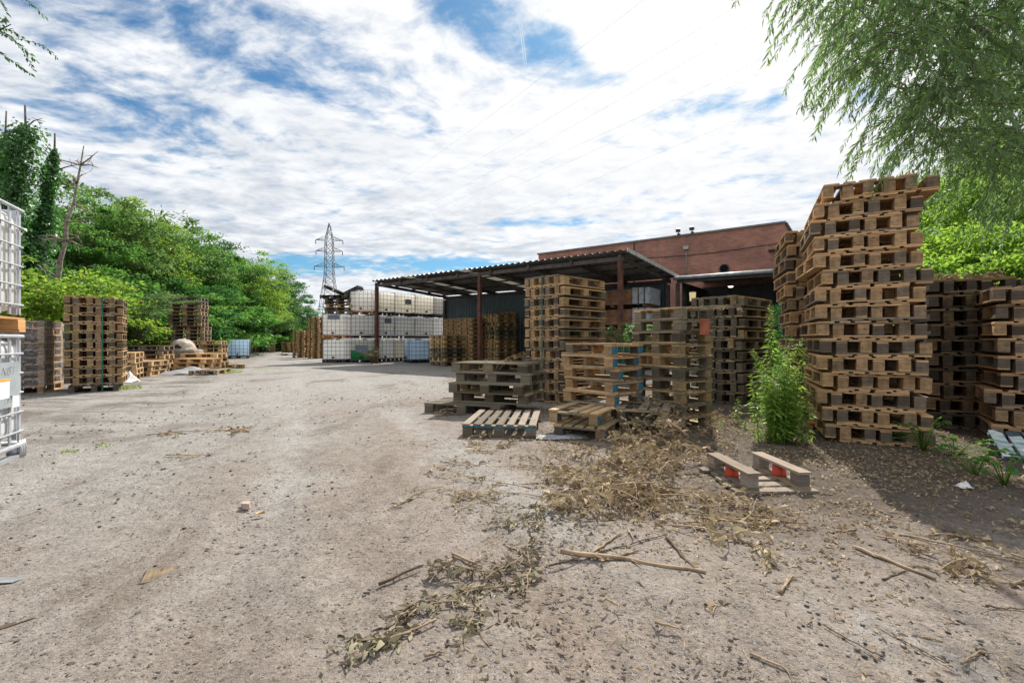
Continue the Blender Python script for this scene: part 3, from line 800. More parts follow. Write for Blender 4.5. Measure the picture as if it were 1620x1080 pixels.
def base_mesh(mat, mat2):
    b = MB()
    for x in (-.5, 0, .5):
        b.box((x, 0, .012), (.12, .98, .02), mi=0)
        for y in (-.42, 0, .42): b.box((x, y, .065), (.12, .12, .085), mi=0)
    b.box((0, -.42, .119), (1.18, .12, .02), mi=1); b.box((0, 0, .119), (1.18, .12, .02), mi=1); b.box((0, .42, .119), (1.18, .12, .02), mi=1)
    b.box((0, 0, .137), (1.14, .94, .012), mi=1)
    return b.build('base_pallet', [mat, mat2])
CAGE_FAR = cage_mesh()
CAGE_NEAR_DARK = cage_mesh(.012, 6)
CAP = MB(); CAP.disc((0, 0, 0), (0, 0, 1), .09, .04, 16); CAP = CAP.build('lid', [DARKST])
def valve_mesh():
    b = MB(); b.tube([(0, 0, 0), (0, -.10, 0)], .035, 10); b.tube([(0, -.06, 0), (0, -.06, .06)], .012, 6); b.box((0, -.06, .07), (.1, .02, .02)); b.disc((0, -.14, 0), (0, 1, 0), .045, .05, 12)
    return b.build('valve', [DARKST])
VALVE = valve_mesh()
BASES = {'steel': base_mesh(DARKST, DSTEEL), 'wood': base_mesh(WOOD, WOOD), 'plastic': base_mesh(DARKST, DARKST)}
TANKS = {k: tank_mesh(m) for k, m in (('w', TANKW), ('c', TANKC), ('g', TANKG), ('b', TANKB), ('n', TANKN))}
PLATE = m_simple('grey_label_plate', (.16, .18, .21), .5, .2, .2, 5)
def ibc(loc, yaw, label, group, tank='w', base='steel', plate=None):
    o = thing('liquid_tank', label, 'tank', None, loc, (0, 0, yaw), group)
    part('base_pallet', BASES[base], o, color=(1.1, .85, .7, .25))
    part('tank', TANKS[tank], o, (0, 0, .125))
    part('cage', CAGE_FAR, o, (0, 0, .14))
    part('lid', CAP, o, (0, 0, 1.088))
    part('valve', VALVE, o, (0, -.47, .24))
    if plate:
        part('label_plate', bx_mesh('label_plate', (plate[2], .006, plate[3]), (PLATE,)), o, (plate[0], -.515, plate[1]))
    return o
IG = 'caged liquid tanks of the tank wall'
P = 1.165
def face_place(u0, d0, az, k=0, depth=1.0, length=1.2, gap=.02):
    """centre of the k-th tank of a row whose front-left corner is at u0, d0 and which runs along azimuth az (degrees from +Y)"""
    x, y = at(u0, d0); a = R(az)
    e = (math.sin(a), math.cos(a)); n = (-math.cos(a), math.sin(a))
    t = (length+gap)*k+length/2
    return x+e[0]*t+n[0]*depth/2, y+e[1]*t+n[1]*depth/2, R(90-az)
rown = ['bottom', 'middle', 'top']
x, y, yw = face_place(508, 22.3, 92)
ibc((x, y, 0), yw, 'white caged tank, bottom left corner of the tank wall', IG, 'w', 'plastic')
ibc((x-.02, y, P), yw+.02, 'white tank carrying the heap of broken pallets', IG, 'w', 'wood', (.02, 1.0, .55, .22))
C1 = (x, y)
x, y, yw = face_place(552, 22.5, 91)
ibc((x, y, 0), yw, 'caged tank half full of green liquid', IG, 'g', 'steel', (.02, .66, .62, .34))
ibc((x+.02, y, P), yw, 'grey-white caged tank directly above the green one', IG, 'w', 'steel')
ibc((x-.02, y, 2*P), yw+.02, 'white tank two above the green one', IG, 'w', 'wood')
names = ['behind the left canopy post', 'first right of the left canopy post', 'second from the right end', 'at the right end under the canopy']
for k in range(4):
    x, y, yw = face_place(592, 22.9, 44, k)
    for j in range(3):
        if j == 0 and k > 2: continue
        tk = 'c' if (j == 2 or (j == 0 and k > 0)) else 'w'
        if j == 2 and k == 3: tk = 'n'
        ibc((x+rng.uniform(-.03, .03), y, j*P), yw+rng.uniform(-.035, .035), f'{"cream" if tk=="c" else "white"} caged tank, {rown[j]} row of the wall, {names[k]}', IG, tk, 'steel' if (k+j) % 2 else 'plastic', (rng.uniform(-.2, .2), rng.uniform(.6, .95), .38, .26) if (k*3+j) % 4 == 1 else None)
x, y = at(657, 22.4)
ibc((x, y+.3, 0), R(-62), 'bluish caged tank standing on the ground before the wall', IG, 'b', 'steel')
x, y = at(371, 27.2)
ibc((x, y+.4, 0), R(24), 'blue-grey caged tank alone at the far left of the yard', None, 'b', 'wood')

# broken pallets heaped on the corner tank
HG = 'broken pallets heaped on the tank wall'
ht = 2*P+.005
for i, (dx, dy, dz, ya, tx, ty, lab) in enumerate([
        (0, 0, 0, 90, 0, 0, 'lowest pallet of the heap on the tank wall'), (-.03, .05, .146, 84, 0, 0, 'second pallet in the heap on the tank wall'),
        (.05, -.02, .292, 96, 0, 0, 'third pallet in the heap on the tank wall'), (-.02, .03, .438, 88, 0, 0, 'fourth pallet in the heap on the tank wall'),
        (.0, .0, .584, 92, 0, 0, 'fifth pallet in the heap on the tank wall')]):
    pallet((C1[0]+.12+dx, C1[1]+dy, ht+dz), R(ya), lab, HG, tint=(.9, .88, .82), weather=.8, detailed=False)
pallet((C1[0]-.12, C1[1], ht+.74), R(88), 'dark pallet overhanging the left end of the tank wall heap', HG, tint=(.5, .5, .5), weather=.95, detailed=False, tilt=(0, 0))
pallet((C1[0]+.03, C1[1]-.1, ht+1.00), R(90), 'dark pallet tilted up left on the tank wall heap', HG, tint=(.5, .5, .5), weather=.95, detailed=False, tilt=(R(24), 0), var=0)
pallet((C1[0]+.55, C1[1]+.2, ht+.98), R(90), 'dark pallet tilted down right on the tank wall heap', HG, tint=(.5, .5, .5), weather=.95, detailed=False, tilt=(R(-26), 0), var=0)

# the two near tanks on the left
def near_tanks():
    corner = Vector((-4.62, 4.46, 0)); f = Vector((.446, -.895, 0)); inn = Vector((-.895, -.446, 0))
    c = corner+f*.6+inn*.5
    yaw = math.atan2(f.y, f.x)+math.pi       # local +x runs away from the camera; visible face is local -y after the turn below
    # local x = -f, local y = inn  -> visible face at local -y
    yaw = math.atan2(-f.y, -f.x)
    lab = ['near white caged tank on the ground with a grey written plate', 'near white caged tank stacked on a pine base above its neighbour']
    NCAGE = MB()
    def near_cage():
        b = MB(); hx, hy, z0, z1 = .595, .495, .10, 1.02
        for z in (.12, .30, .48, .66, .84, 1.0):
            c_ = .05
            pts = [(-hx+c_, -hy, z), (hx-c_, -hy, z), (hx, -hy+c_, z), (hx, hy-c_, z), (hx-c_, hy, z), (-hx+c_, hy, z), (-hx, hy-c_, z), (-hx, -hy+c_, z), (-hx+c_, -hy, z)]
            b.tube(pts, .0095 if z < .99 else .016, 8, cap=False)
        for i in range(7):
            x = -hx+.07+(2*hx-.14)*i/6
            for y in (-hy+.018, hy-.018): b.box((x, y, .52), (.034, .014, .98), jit=.001)
        for i in range(6):
            y = -hy+.07+(2*hy-.14)*i/5
            for x in (-hx+.018, hx-.018): b.box((x, y, .52), (.014, .034, .98), jit=.001)
        return b.build('cage', [STEEL])
    cage = near_cage()
    tk = tank_mesh(TANKN, True)
    for lv in range(2):
        z = 0 if lv == 0 else 1.17
        o = thing('liquid_tank', lab[lv], 'tank', None, tuple(c+Vector((0, 0, z))), (0, 0, yaw), 'near caged tanks')
        part('tank', tk, o, (0, 0, .14)); part('cage', cage, o, (0, 0, .13))
        part('lid', CAP, o, (0, 0, 1.1))
        part('valve', VALVE, o, (-.2, -.47, .27))
        if lv == 0:
            b = MB()
            for y in (-.46, 0, .46): b.box((0, y, .02), (1.18, .07, .03))
            for x in (-.53, 0, .53):
                for y in (-.44, 0, .44): b.tube([(x, y, .03), (x, y, .12)], [.055, .04], 8)
            b.tube([(-.58, -.49, .125), (.58, -.49, .125)], .022, 8); b.tube([(-.58, .47, .125), (.58, .47, .125)], .022, 8)
            b.tube([(.58, -.49, .125), (.58, .47, .125)], .022, 8); b.tube([(-.58, -.49, .125), (-.58, .47, .125)], .022, 8)
            for x in (.50, .545, .585): b.tube([(x, -.49, .0), (x, -.50, .08), (x, -.485, .16)], .014, 8)
            part('base_frame', b.build('base_frame', [STEEL]), o)
            pl = part('label_plate', bx_mesh('label_plate', (.74, .004, .40), (m_simple('zinc_plate', (.36, .40, .43), .5, .3, .15, 4),)), o, (.07, -.509, .70))
            INK = m_simple('black_marker', (.035, .04, .06), .6)
            PAPER = m_simple('white_paper_label', (.78, .77, .74), .8, var=.08); ORG = m_simple('orange_label_band', (.75, .34, .06), .7)
            def text(s, x, z, h, parent):
                cu = bpy.data.curves.new('writing', 'FONT'); cu.body = s; cu.size = h; cu.shear = .35; cu.extrude = .0005; cu.offset = -.0045; cu.resolution_u = 2
                to = bpy.data.objects.new('tmp', cu); COL.objects.link(to)
                me = bpy.data.meshes.new_from_object(to.evaluated_get(bpy.context.evaluated_depsgraph_get()))
                bpy.data.objects.remove(to)
                me.materials.clear(); me.materials.append(INK)
                part('handwriting', me, parent, (x, -.0035, z), (R(90), 0, R(-1)))
            text('NIST', .04, .085, .11, pl); text('199', .07, -.165, .10, pl)
            part('paper_label', bx_mesh('paper_label', (.36, .003, .17), (PAPER,)), pl, (.0, -.0045, -.03))
            part('paper_label_band', bx_mesh('paper_label_band', (.36, .003, .022), (ORG,)), pl, (.0, -.0085, .045))
            part('paper_label', bx_mesh('paper_label', (.13, .003, .10), (PAPER,)), pl, (.295, -.0045, -.16))
        else:
            b = MB(); pine = m_wood('fresh_pine_base')
            for x in (-.53, 0, .53):
                b.box((x, 0, .012), (.12, 1.0, .022))
                for y in (-.43, 0, .43): b.box((x, y, .07), (.14, .13, .09))
            for y in (-.43, 0, .43): b.box((0, y, .126), (1.2, .12, .02))
            part('base_pallet', b.build('base_pallet', [WOOD]), o, color=(1.3, 1.0, .72, -.3))
near_tanks()

# ------------------------------------------------------------------ canopy, lean-to and brick building
E = Vector((.8, -.6, 0)); Nn = Vector((.6, .8, 0)); L0 = Vector((-6.2, 21.5, 0))
def fr(s, t, z): return L0+E*s+Nn*t+Vector((0, 0, z))
ROT = Matrix(((E.x, Nn.x, 0), (E.y, Nn.y, 0), (0, 0, 1)))
ROOF = m_metal_sheet('corrugated_roof_steel', (.30, .305, .31), (.22, .215, .21), .5, .25, .5)
WALLSH = m_metal_sheet('blue_grey_corrugated_sheet', (.10, .14, .155), (.075, .10, .115), .5, .2, .25)
def corr(p0, pu, pv, nu, pitch, amp, mat, name='roof_sheet', th=.004):
    """corrugated sheet: runs from p0, waves along pu, straight along pv"""
    p0 = Vector(p0); pu = Vector(pu); pv = Vector(pv); nrm = pu.cross(pv).normalized(); L = pu.length; ud = pu.normalized()
    k = int(L/pitch)*6
    b = MB(); top = []
    for i in range(k+1):
        s = L*i/k
        ph = (i % 6)/6
        h = amp if ph < .34 else 0.0
        top.append(p0+ud*s+nrm*h)
    for off, rev in ((Vector((0, 0, 0)), False), (nrm*-th, True)):
        for i in range(k):
            q = [top[i]+off, top[i+1]+off, top[i+1]+pv+off, top[i]+pv+off]
            b.face(q[::-1] if rev else q, None, 0)
    return b.build(name, [mat])
def canopy():
    o = thing('canopy', 'open rusty steel canopy with a corrugated roof over the stacks', 'canopy')
    LEN, DEP, zf, zb = 11.97, 4.55, 3.7, 3.42
    sl = (zb-zf)/DEP
    for s in (0.0, 6.22, 11.90):
        b = MB(); b.box(fr(s, 0, zf/2-.1), (.13, .13, zf-.2), ROT); b.box(fr(s, 0, .01), (.3, .3, .02), ROT)
        part('post', b.build('post', [RUST]), o)
        b = MB(); b.box(fr(s, DEP-.2, zb/2-.12), (.13, .13, zb-.24), ROT); part('post', b.build('post', [BROWNST]), o)
    for (t, hh) in ((0, .12), (DEP-.2, .14)):
        z = zf+sl*t-.11
        b = MB(); b.box(fr(LEN/2-.02, t, z-.02), (LEN+.1, .10, hh), ROT); part('beam', b.build('beam', [BROWNST]), o)
    for i in range(8):
        s = .05+i*(LEN-.1)/7
        b = MB(); a, c = fr(s, -.12, zf+.0-.03), fr(s, DEP, zb-.03); d = c-a
        m = Matrix((E, d.normalized(), E.cross(d.normalized()))).transposed()
        b.box((a+c)/2-Vector((0, 0, .05)), (.07, d.length, .13), m); part('rafter', b.build('rafter', [BROWNST]), o)
    for i in range(5):
        t = .15+i*(DEP-.35)/4; z = zf+sl*t+.022
        b = MB(); b.box(fr(LEN/2, t, z), (LEN+.3, .05, .05), ROT); part('purlin', b.build('purlin', [DARKST]), o)
    pv = Nn*(DEP+.35)+Vector((0, 0, sl*(DEP+.35)))
    runs = [(-.25, 2.0), (2.0, 2.45), (2.45, 5.2), (5.2, 5.65), (5.65, LEN+.25)]
    m, nt, out = newmat('yellowed_translucent_sheet')
    tr = nt.new('ShaderNodeBsdfTranslucent'); nt.set(tr.inputs[0], (.45, .45, .40)); df = nt.new('ShaderNodeBsdfDiffuse'); nt.set(df.inputs[0], (.4, .4, .36))
    mx = nt.new('ShaderNodeMixShader'); nt.set(mx.inputs[0], .6); nt.l.new(df.outputs[0], mx.inputs[1]); nt.l.new(tr.outputs[0], mx.inputs[2]); nt.l.new(mx.outputs[0], out.inputs[0])
    for k, (a, c) in enumerate(runs):
        me = corr(fr(a, -.25, zf+.05-sl*.25), E*(c-a-.004), pv, 0, .25, .035, m if k % 2 else ROOF, 'roof_sheet')
        part('roof_sheet', me, o, label='translucent roof sheet' if k % 2 else None)
    # folded trim along the right-hand verge
    b = MB(); a, c = fr(LEN+.27, -.27, zf+.07), fr(LEN+.27, DEP+.1, zb+.06); d = c-a
    mm = Matrix((E, d.normalized(), E.cross(d.normalized()))).transposed()
    b.box((a+c)/2, (.03, d.length, .12), mm); part('verge_trim', b.build('verge_trim', [m_simple('pale_metal_trim', (.42, .42, .41), .5, .3)]), o)
    part('back_wall', corr(fr(-.02, DEP-.08, .05), E*(LEN-.1), Vector((0, 0, zb-.2)), 0, .2, .03, WALLSH, 'back_wall'), o)
canopy()

def lean_to():
    o = thing('lean_to_shed', 'dark open lean-to with a gutter against the brick wall', 'shed')
    B0 = fr(11.97+.35, 4.3, 0); LEN, DEP, z = 3.45, 4.0, 3.38
    def g(s, t, zz): return B0+E*s+Nn*t+Vector((0, 0, zz))
    part('roof_sheet', corr(g(-.1, -.25, z+.02), E*(LEN+.25), Nn*(DEP+.24)+Vector((0, 0, .2)), 0, .2, .035, ROOF), o)
    b = MB(); b.box(g(LEN/2, -.18, z-.10), (LEN, .08, .18), ROT); part('beam', b.build('beam', [DARKST]), o)
    b = MB(); b.tube([g(-.1, -.31, z-.02), g(LEN+.1, -.31, z-.03)], .065, 8); part('gutter', b.build('gutter', [m_simple('weathered_zinc', (.36, .38, .39), .5, .4)]), o)
    b = MB(); b.tube([g(LEN-.12, -.31, z-.05), g(LEN-.1, -.22, z-.25), g(LEN-.1, -.22, .1)], .055, 10); part('downpipe', b.build('downpipe', [m_simple('grey_plastic_pipe', (.33, .36, .38), .5)]), o)
    part('side_wall', corr(g(LEN, DEP-.1, .02), Nn*-(DEP-.1), Vector((0, 0, z-.05)), 0, .2, .03, m_metal_sheet('dark_brown_sheet', (.055, .035, .03), (.045, .03, .028), .6, .1, .3), 'side_wall'), o)
    b = MB(); b.box(g(LEN-.06, -.12, z/2-.1), (.1, .1, z-.2), ROT); part('post', b.build('post', [BROWNST]), o)
    b = MB(); b.box(g(.0, -.12, z/2-.1), (.12, .12, z-.2), ROT); part('post', b.build('post', [BROWNST]), o)
    b = MB(); b.box(g(LEN/2-.02, DEP-.75, z/2), (LEN-.06, .03, z-.1), ROT); part('back_wall', b.build('back_wall', [DARKST]), o)
    b = MB(); b.box(g(.12, DEP/2-.2, z/2), (.03, DEP-.5, z-.3), ROT); part('partition', b.build('partition', [DARKST]), o)
    m, nt, out = newmat('lit_lamp_glass'); em = nt.new('ShaderNodeEmission'); nt.set(em.inputs[0], (1, .95, .85)); nt.set(em.inputs[1], 1.6); nt.l.new(em.outputs[0], out.inputs[0])
    lp = thing('ceiling_lamp', 'small lit round lamp hanging under the lean-to roof', 'lamp')
    b = MB(); q = g(1.55, 1.2, z-.28); b.tube([q, q+Vector((0, 0, .28))], .012, 6); b.tube([q+Vector((0, 0, -.0)), q+Vector((0, 0, .07))], [.15, .04], 16); part('lamp_shade', b.build('lamp_shade', [DARKST]), lp)
    b = MB(); b.tube([q+Vector((0, 0, -.05)), q+Vector((0, 0, -.005))], [.06, .1], 14); part('lamp_glass', b.build('lamp_glass', [m]), lp)
    m2, nt, out = newmat('warm_lit_glass'); em = nt.new('ShaderNodeEmission'); nt.set(em.inputs[0], (1, .82, .42)); nt.set(em.inputs[1], .45); nt.l.new(em.outputs[0], out.inputs[0])
    lp = thing('lantern', 'warm lit lantern on a stand beside the wrapped timber', 'lamp')
    q = g(.42, .3, 0); b = MB(); b.tube([q, q+Vector((0, 0, 2.5))], .05, 8); b.disc(q+Vector((0, 0, 2.5)), (0, 0, 1), .13, .03, 12); b.disc(q+Vector((0, 0, 2.86)), (0, 0, 1), .14, .04, 12)
    part('stand', b.build('stand', [DSTEEL]), lp)
    b = MB(); b.tube([q+Vector((0, 0, 2.53)), q+Vector((0, 0, 2.86))], [.1, .12], 12); part('lantern_glass', b.build('lantern_glass', [m2]), lp)
    # pale box on the outer wall
    b = MB(); b.tube([g(LEN+.5, DEP-.9, 0), g(LEN+.5, DEP-.9, 1.35)], .03, 8); b.box(g(LEN+.5, DEP-.9, 1.55), (.32, .26, .42), ROT); b.disc(g(LEN+.5, DEP-.9, 1.76), (0, 0, 1), .1, .09, 12)
    thing('meter_box', 'small pale box on a pole by the lean-to side wall', 'box', b.build('meter_box', [m_simple('pale_blue_plastic', (.45, .52, .6), .5)]))
    return g, LEN, DEP
LG, LLEN, LDEP = lean_to()

def brick_building():
    o = thing('brick_building', 'large windowless red-brown brick warehouse behind the canopy', 'building')
    A = Vector((1.46, 25.9, 0)); Bc = LG(LLEN+.0, LDEP+.05, 0)
    Bc = Vector((10.95, 18.85, 0)); e = (Bc-A).normalized(); n = Vector((-e.y, e.x, 0)); n = n if n.y > 0 else -n
    H, DEP = 5.78, 16.0
    BR = m_brick()
    b = MB()
    def wall(p, q, h):
        L = (q-p).length; b.face([p, q, q+Vector((0, 0, h)), p+Vector((0, 0, h))], [(0, 0), (L, 0), (L, h), (0, h)])
    c0, c1, c2, c3 = A, Bc, Bc+n*DEP, A+n*DEP
    wall(c0, c1, H); wall(c1, c2, H); wall(c2, c3, H); wall(c3, c0, H)
    part('wall', b.build('wall', [BR]), o)
    b = MB(); b.face([c0+Vector((0, 0, H-.3)), c1+Vector((0, 0, H-.3)), c2+Vector((0, 0, H-.3)), c3+Vector((0, 0, H-.3))]); part('roof', b.build('roof', [DARKST]), o)
    b = MB(); mm = Matrix((e, n, Vector((0, 0, 1)))).transposed(); L = (Bc-A).length
    b.box(A+e*L/2+Vector((0, 0, H+.035))+n*.1, (L+.1, .36, .07), mm); b.box(Bc+n*DEP/2+Vector((0, 0, H+.035))-e*.1, (.36, DEP-.4, .07), mm)
    part('coping', b.build('coping', [m_simple('grey_coping', (.20, .185, .175), .8)]), o)
    t = L-2.25; q = A+e*t-n*.0+Vector((0, 0, 4.15))
    b = MB(); b.tube([q-n*.06, q+n*.02], .20, 24); part('vent_pipe', b.build('vent_pipe', [DARKST]), o)
    b = MB(); b.tube([q-n*.075, q-n*.062], .155, 24); part('vent_opening', b.build('vent_opening', [m_simple('black_void', (.004, .004, .004), 1)]), o)
    for k, (ds, tw) in enumerate(((3.55, 0), (4.15, .5))):
        q = A+e*(L-ds)+Vector((0, 0, H+.03)); b = MB()
        b.tube([q-n*.12, q-n*.2+Vector((0, 0, .2))], .02, 6); b.box(q-n*.22+Vector((0, 0, .22)), (.19, .12, .16), mm @ Euler((.6, 0, tw)).to_matrix()); b.box(q-n*.1+Vector((0, 0, .05)), (.1, .2, .06), mm)
        part('floodlight', b.build('floodlight', [m_simple('grey_lamp_housing', (.09, .095, .10), .5, .3)]), o)
    q = A+e*(L-3.85)+Vector((0, 0, H-.55)); b = MB(); b.box(q-n*.05, (.22, .1, .14), mm); b.tube([q-n*.03, q-n*.03-Vector((0, 0, 1.3))], .012, 6)
    part('junction_box', b.build('junction_box', [m_simple('grey_box', (.35, .35, .34), .6)]), o)
    b = MB(); q = A+e*(L-6.3)+Vector((0, 0, 0)); b.tube([q-n*.03+Vector((0, 0, 3.4)), q-n*.03+Vector((0, 0, H-.02))], .03, 6); part('conduit', b.build('conduit', [DARKST]), o)
    b = MB(); b.tube([A+e*(L-6.3)-n*.03+Vector((0, 0, 5.0))]+[A+e*(L-6.3+6.2*k/12)-n*.03+Vector((0, 0, 5.0-.10*math.sin(math.pi*k/12)*(1+.3*(k % 2)))) for k in range(1, 13)], .014, 5); part('cable', b.build('cable', [DARKST]), o)
    q = A+e*(L-9.1)+Vector((0, 0, 4.35)); b = MB(); b.box(q-n*.05, (.5, .1, .05), mm); part('wall_ledge', b.build('wall_ledge', [DARKST]), o)
    q = Bc-e*.4+Vector((0, 0, 4.7)); b = MB(); b.box(q-n*.15, (.3, .3, .05), mm); part('wall_bracket', b.build('wall_bracket', [DARKST]), o)
brick_building()

# timber crates under the canopy, wrapped at one end
def crates():
    CW = m_simple('brown_crate_boards', (.25, .135, .075), .85, var=.3, scale=5)
    FILM = m_simple('silver_grey_wrap', (.38, .40, .44), .35, .1, .3, 5, .5)
    lab = ['dark crate of boards at the bottom under the canopy right end', 'second crate up under the right end of the canopy', 'third crate up with a silver wrapped end under the canopy', 'topmost brown crate with silver wrapped end under the canopy']
    for k in range(4):
        o = thing('timber_crate', lab[k], 'crate', None, tuple(fr(10.22+.04*(k % 2), 3.5, .08+k*.74)), (0, 0, math.atan2(E.y, E.x)), 'timber crates under the canopy')
        W, D, H = 2.9-.1*(k % 2), 1.1, .66
        b = MB()
        for i in range(5):
            z = .1+.056+i*.112
            for y in (-D/2, D/2): b.box((0, y, z), (W, .022, .108), jit=.003)
            for x in (-W/2, W/2): b.box((x, 0, z), (.022, D-.03, .108), jit=.003)
        b.box((0, 0, .1+.56), (W-.05, D-.05, .012))
        part('boards', b.build('boards', [CW]), o)
        for x in (-W/2+.12, -W/6, W/6, W/2-.12): part('batten', bx_mesh('batten', (.1, .022, .56), (CW,)), o, (x, -D/2-.022, .38))
        for x in (-W/2+.15, 0, W/2-.15): part('runner', bx_mesh('runner', (.12, D, .085), (CW,)), o, (x, 0, .045))
        if k >= 2:
            b = MB(); b.box((W/2-.27, 0, .39), (.62, D+.10, .60), jit=.015); part('wrap', b.build('wrap', [FILM]), o, label='silver-grey plastic wrap')
            for x in (W/2-.35, W/2-.12): part('strap', bx_mesh('strap', (.03, D+.14, .635), (DARKST,)), o, (x, 0, .39))
crates()
# green wire crate in front of the canopy
def wire_crate():
    G = m_simple('teal_painted_wire', (.04, .16, .13), .6, .2)
    b = MB()
    for i in range(8):
        x = -.5+i/7
        for y in (-.4, .4): b.tube([(x, y, .1), (x, y, .8)], .012, 5)
    for i in range(6):
        z = .1+i*.14
        b.tube([(-.5, -.4, z), (.5, -.4, z), (.5, .4, z), (-.5, .4, z), (-.5, -.4, z)], .012, 5, cap=False)
    for x in (-.5, .5):
        for y in (-.4, .4): b.box((x, y, .4), (.05, .05, .84))
    x, y = at(966, 11.5)
    thing('wire_crate', 'teal wire mesh crate behind the strapped stack', 'crate', b.build('wire_crate', [G]), (x, y, .17), R(-20))
wire_crate()

# ------------------------------------------------------------------ pylon and lines
def pylon():
    PM = m_simple('pylon_steel', (.17, .20, .24), .6, .3, .2, .2)
    D = 155.0; x0 = (521-CX)/F*D; top = CAMH+(HZ-353)/F*D
    o = thing('pylon', 'steel lattice power pylon with three crossarms on the skyline', 'pylon', None, (x0, D, 0), R(8))
    H = top
    def half(z):
        pts = [(0, 4.3), (.30*H, 2.6), (.56*H, 1.35), (.86*H, 1.15), (H, .12)]
        for (a, wa), (b_, wb) in zip(pts, pts[1:]):
            if a <= z <= b_: return wa+(wb-wa)*(z-a)/(b_-a)
        return .1
    zs = [0, .1*H, .2*H, .3*H, .38*H, .45*H, .51*H, .57*H, .63*H, .69*H, .75*H, .81*H, .87*H, .94*H, H]
    b = MB(); r = .085
    cs = ((-1, -1), (1, -1), (1, 1), (-1, 1))
    for a, c in zip(zs, zs[1:]):
        wa, wc = half(a), half(c)
        for i in range(4):
            (sx, sy), (tx, ty) = cs[i], cs[(i+1) % 4]
            b.tube([(sx*wa, sy*wa, a), (sx*wc, sy*wc, c)], r*1.25, 4)
            b.tube([(sx*wa, sy*wa, a), (tx*wc, ty*wc, c)], r*.75, 4); b.tube([(tx*wa, ty*wa, a), (sx*wc, sy*wc, c)], r*.75, 4)
            b.tube([(sx*wc, sy*wc, c), (tx*wc, ty*wc, c)], r*.7, 4)
    part('tower', b.build('tower', [PM]), o)
    tips = []
    for z, wd in ((.855*H, 4.3), (.765*H, 4.2), (.635*H, 4.7)):
        for s in (-1, 1):
            b = MB(); w = half(z); tip = Vector((s*wd, 0, z+.1))
            for sy in (-1, 1):
                b.tube([(s*w, sy*w, z), tip], r, 4); b.tube([(s*w, sy*w, z+1.3), tip], r*.8, 4)
                for k in (.33, .66): b.tube([Vector((s*w, sy*w, z)).lerp(tip, k), Vector((s*w, sy*w, z+1.3)).lerp(tip, k)], r*.6, 4)
            part('crossarm', b.build('crossarm', [PM]), o)
            b = MB(); b.tube([tip, tip-Vector((0, 0, 1.3))], .12, 6); part('insulator', b.build('insulator', [DARKST]), o)
            tips.append(Matrix.Rotation(R(8), 3, 'Z') @ (tip-Vector((0, 0, 1.3)))+Vector((x0, D, 0)))
    tips.append(Vector((x0, D, H)))
    WM = m_simple('power_line_wire', (.5, .52, .55), .6, .2)
    # the line continues past the camera to the upper right; low point near the yard
    tgt = {0: (1150, 20), 1: (1235, 12), 2: (1225, 85), 3: (1300, 70), 5: (1330, 122), 6: (940, 60)}
    for i, (u, v) in tgt.items():
        dr = direc(u, v); q = Vector((dr.x/dr.y*36, 36, CAMH+dr.z/dr.y*36))
        p = tips[i]; pts = []
        for k in range(41):
            t = k/40*1.28
            pt = p.lerp(q, t)
            pt.z -= 2.6*(t*(1-t))*4*.5
            pts.append(pt)
        b = MB(); b.tube(pts, .010, 4)
        nm = {0: 'top left', 1: 'top right', 2: 'middle left', 3: 'middle right', 5: 'bottom right', 6: 'peak'}[i]
        thing('power_line', f'thin overhead wire from the {nm} arm of the pylon' if i != 6 else 'thin earth wire from the tip of the pylon', 'wire', b.build('power_line', [WM]), group='overhead wires')
pylon()

# ------------------------------------------------------------------ vegetation
def unit(a):
    return a/np.maximum(np.linalg.norm(a, axis=-1, keepdims=True), 1e-9)
def leaves(c, d, nrm, L, W, fold=.18, droop=.12):
    """folded rhombic leaves: arrays of base point, axis, normal, length, width"""
    d = unit(d); s = unit(np.cross(d, nrm)); n = np.cross(s, d)
    L = np.asarray(L).reshape(-1, 1); W = np.asarray(W).reshape(-1, 1)
    mid = c+d*L*.45
    v = np.stack([c, mid+s*W/2+n*W*fold, c+d*L-n*L*droop, mid-s*W/2+n*W*fold], 1)
    N = len(c)
    return v.reshape(-1, 3), np.arange(N*4).reshape(N, 4)
def crown(seed, rx, ry, rz, nclump, per, leafL, aspect=.55, shell=.5, flat=.34, cl=.145, low=0.0, holes=True):
    g = np.random.default_rng(seed)
    dirs = unit(g.normal(size=(nclump, 3)))
    lob = unit(g.normal(size=(7, 3))); amp = g.uniform(-.30, .34, 7)
    m = 1+sum(a*np.clip(dirs@l, 0, 1)**3 for l, a in zip(lob, amp))
    rad = g.uniform(0, 1, nclump)**shell
    cc = dirs*np.array([rx, ry, rz])*(m*rad)[:, None]
    if low: cc[:, 2] = np.where(cc[:, 2] < -low*rz, cc[:, 2]*.35-low*rz*.4, cc[:, 2])
    size = max(rx, ry)*cl*g.uniform(.55, 1.35, nclump)
    cnt = (per*g.uniform(.5, 1.4, nclump)).astype(int)
    ci = np.repeat(np.arange(nclump), cnt)
    N = len(ci)
    off = g.normal(size=(N, 3))*np.array([1, 1, flat])*.62
    sz = size[ci][:, None]
    pos = cc[ci]+off*sz
    # leaves hang outward and down from their twig
    ax = unit(off*np.array([1, 1, .6])+unit(cc[ci]+1e-6)*.5+np.array([0, 0, -.35])+g.normal(size=(N, 3))*.55)
    nm = unit(np.array([0, 0, 1.0])+g.normal(size=(N, 3))*.55)
    L = leafL*g.uniform(.6, 1.3, N)
    v, f = leaves(pos, ax, nm, L, L*aspect)
    return v, f, cc
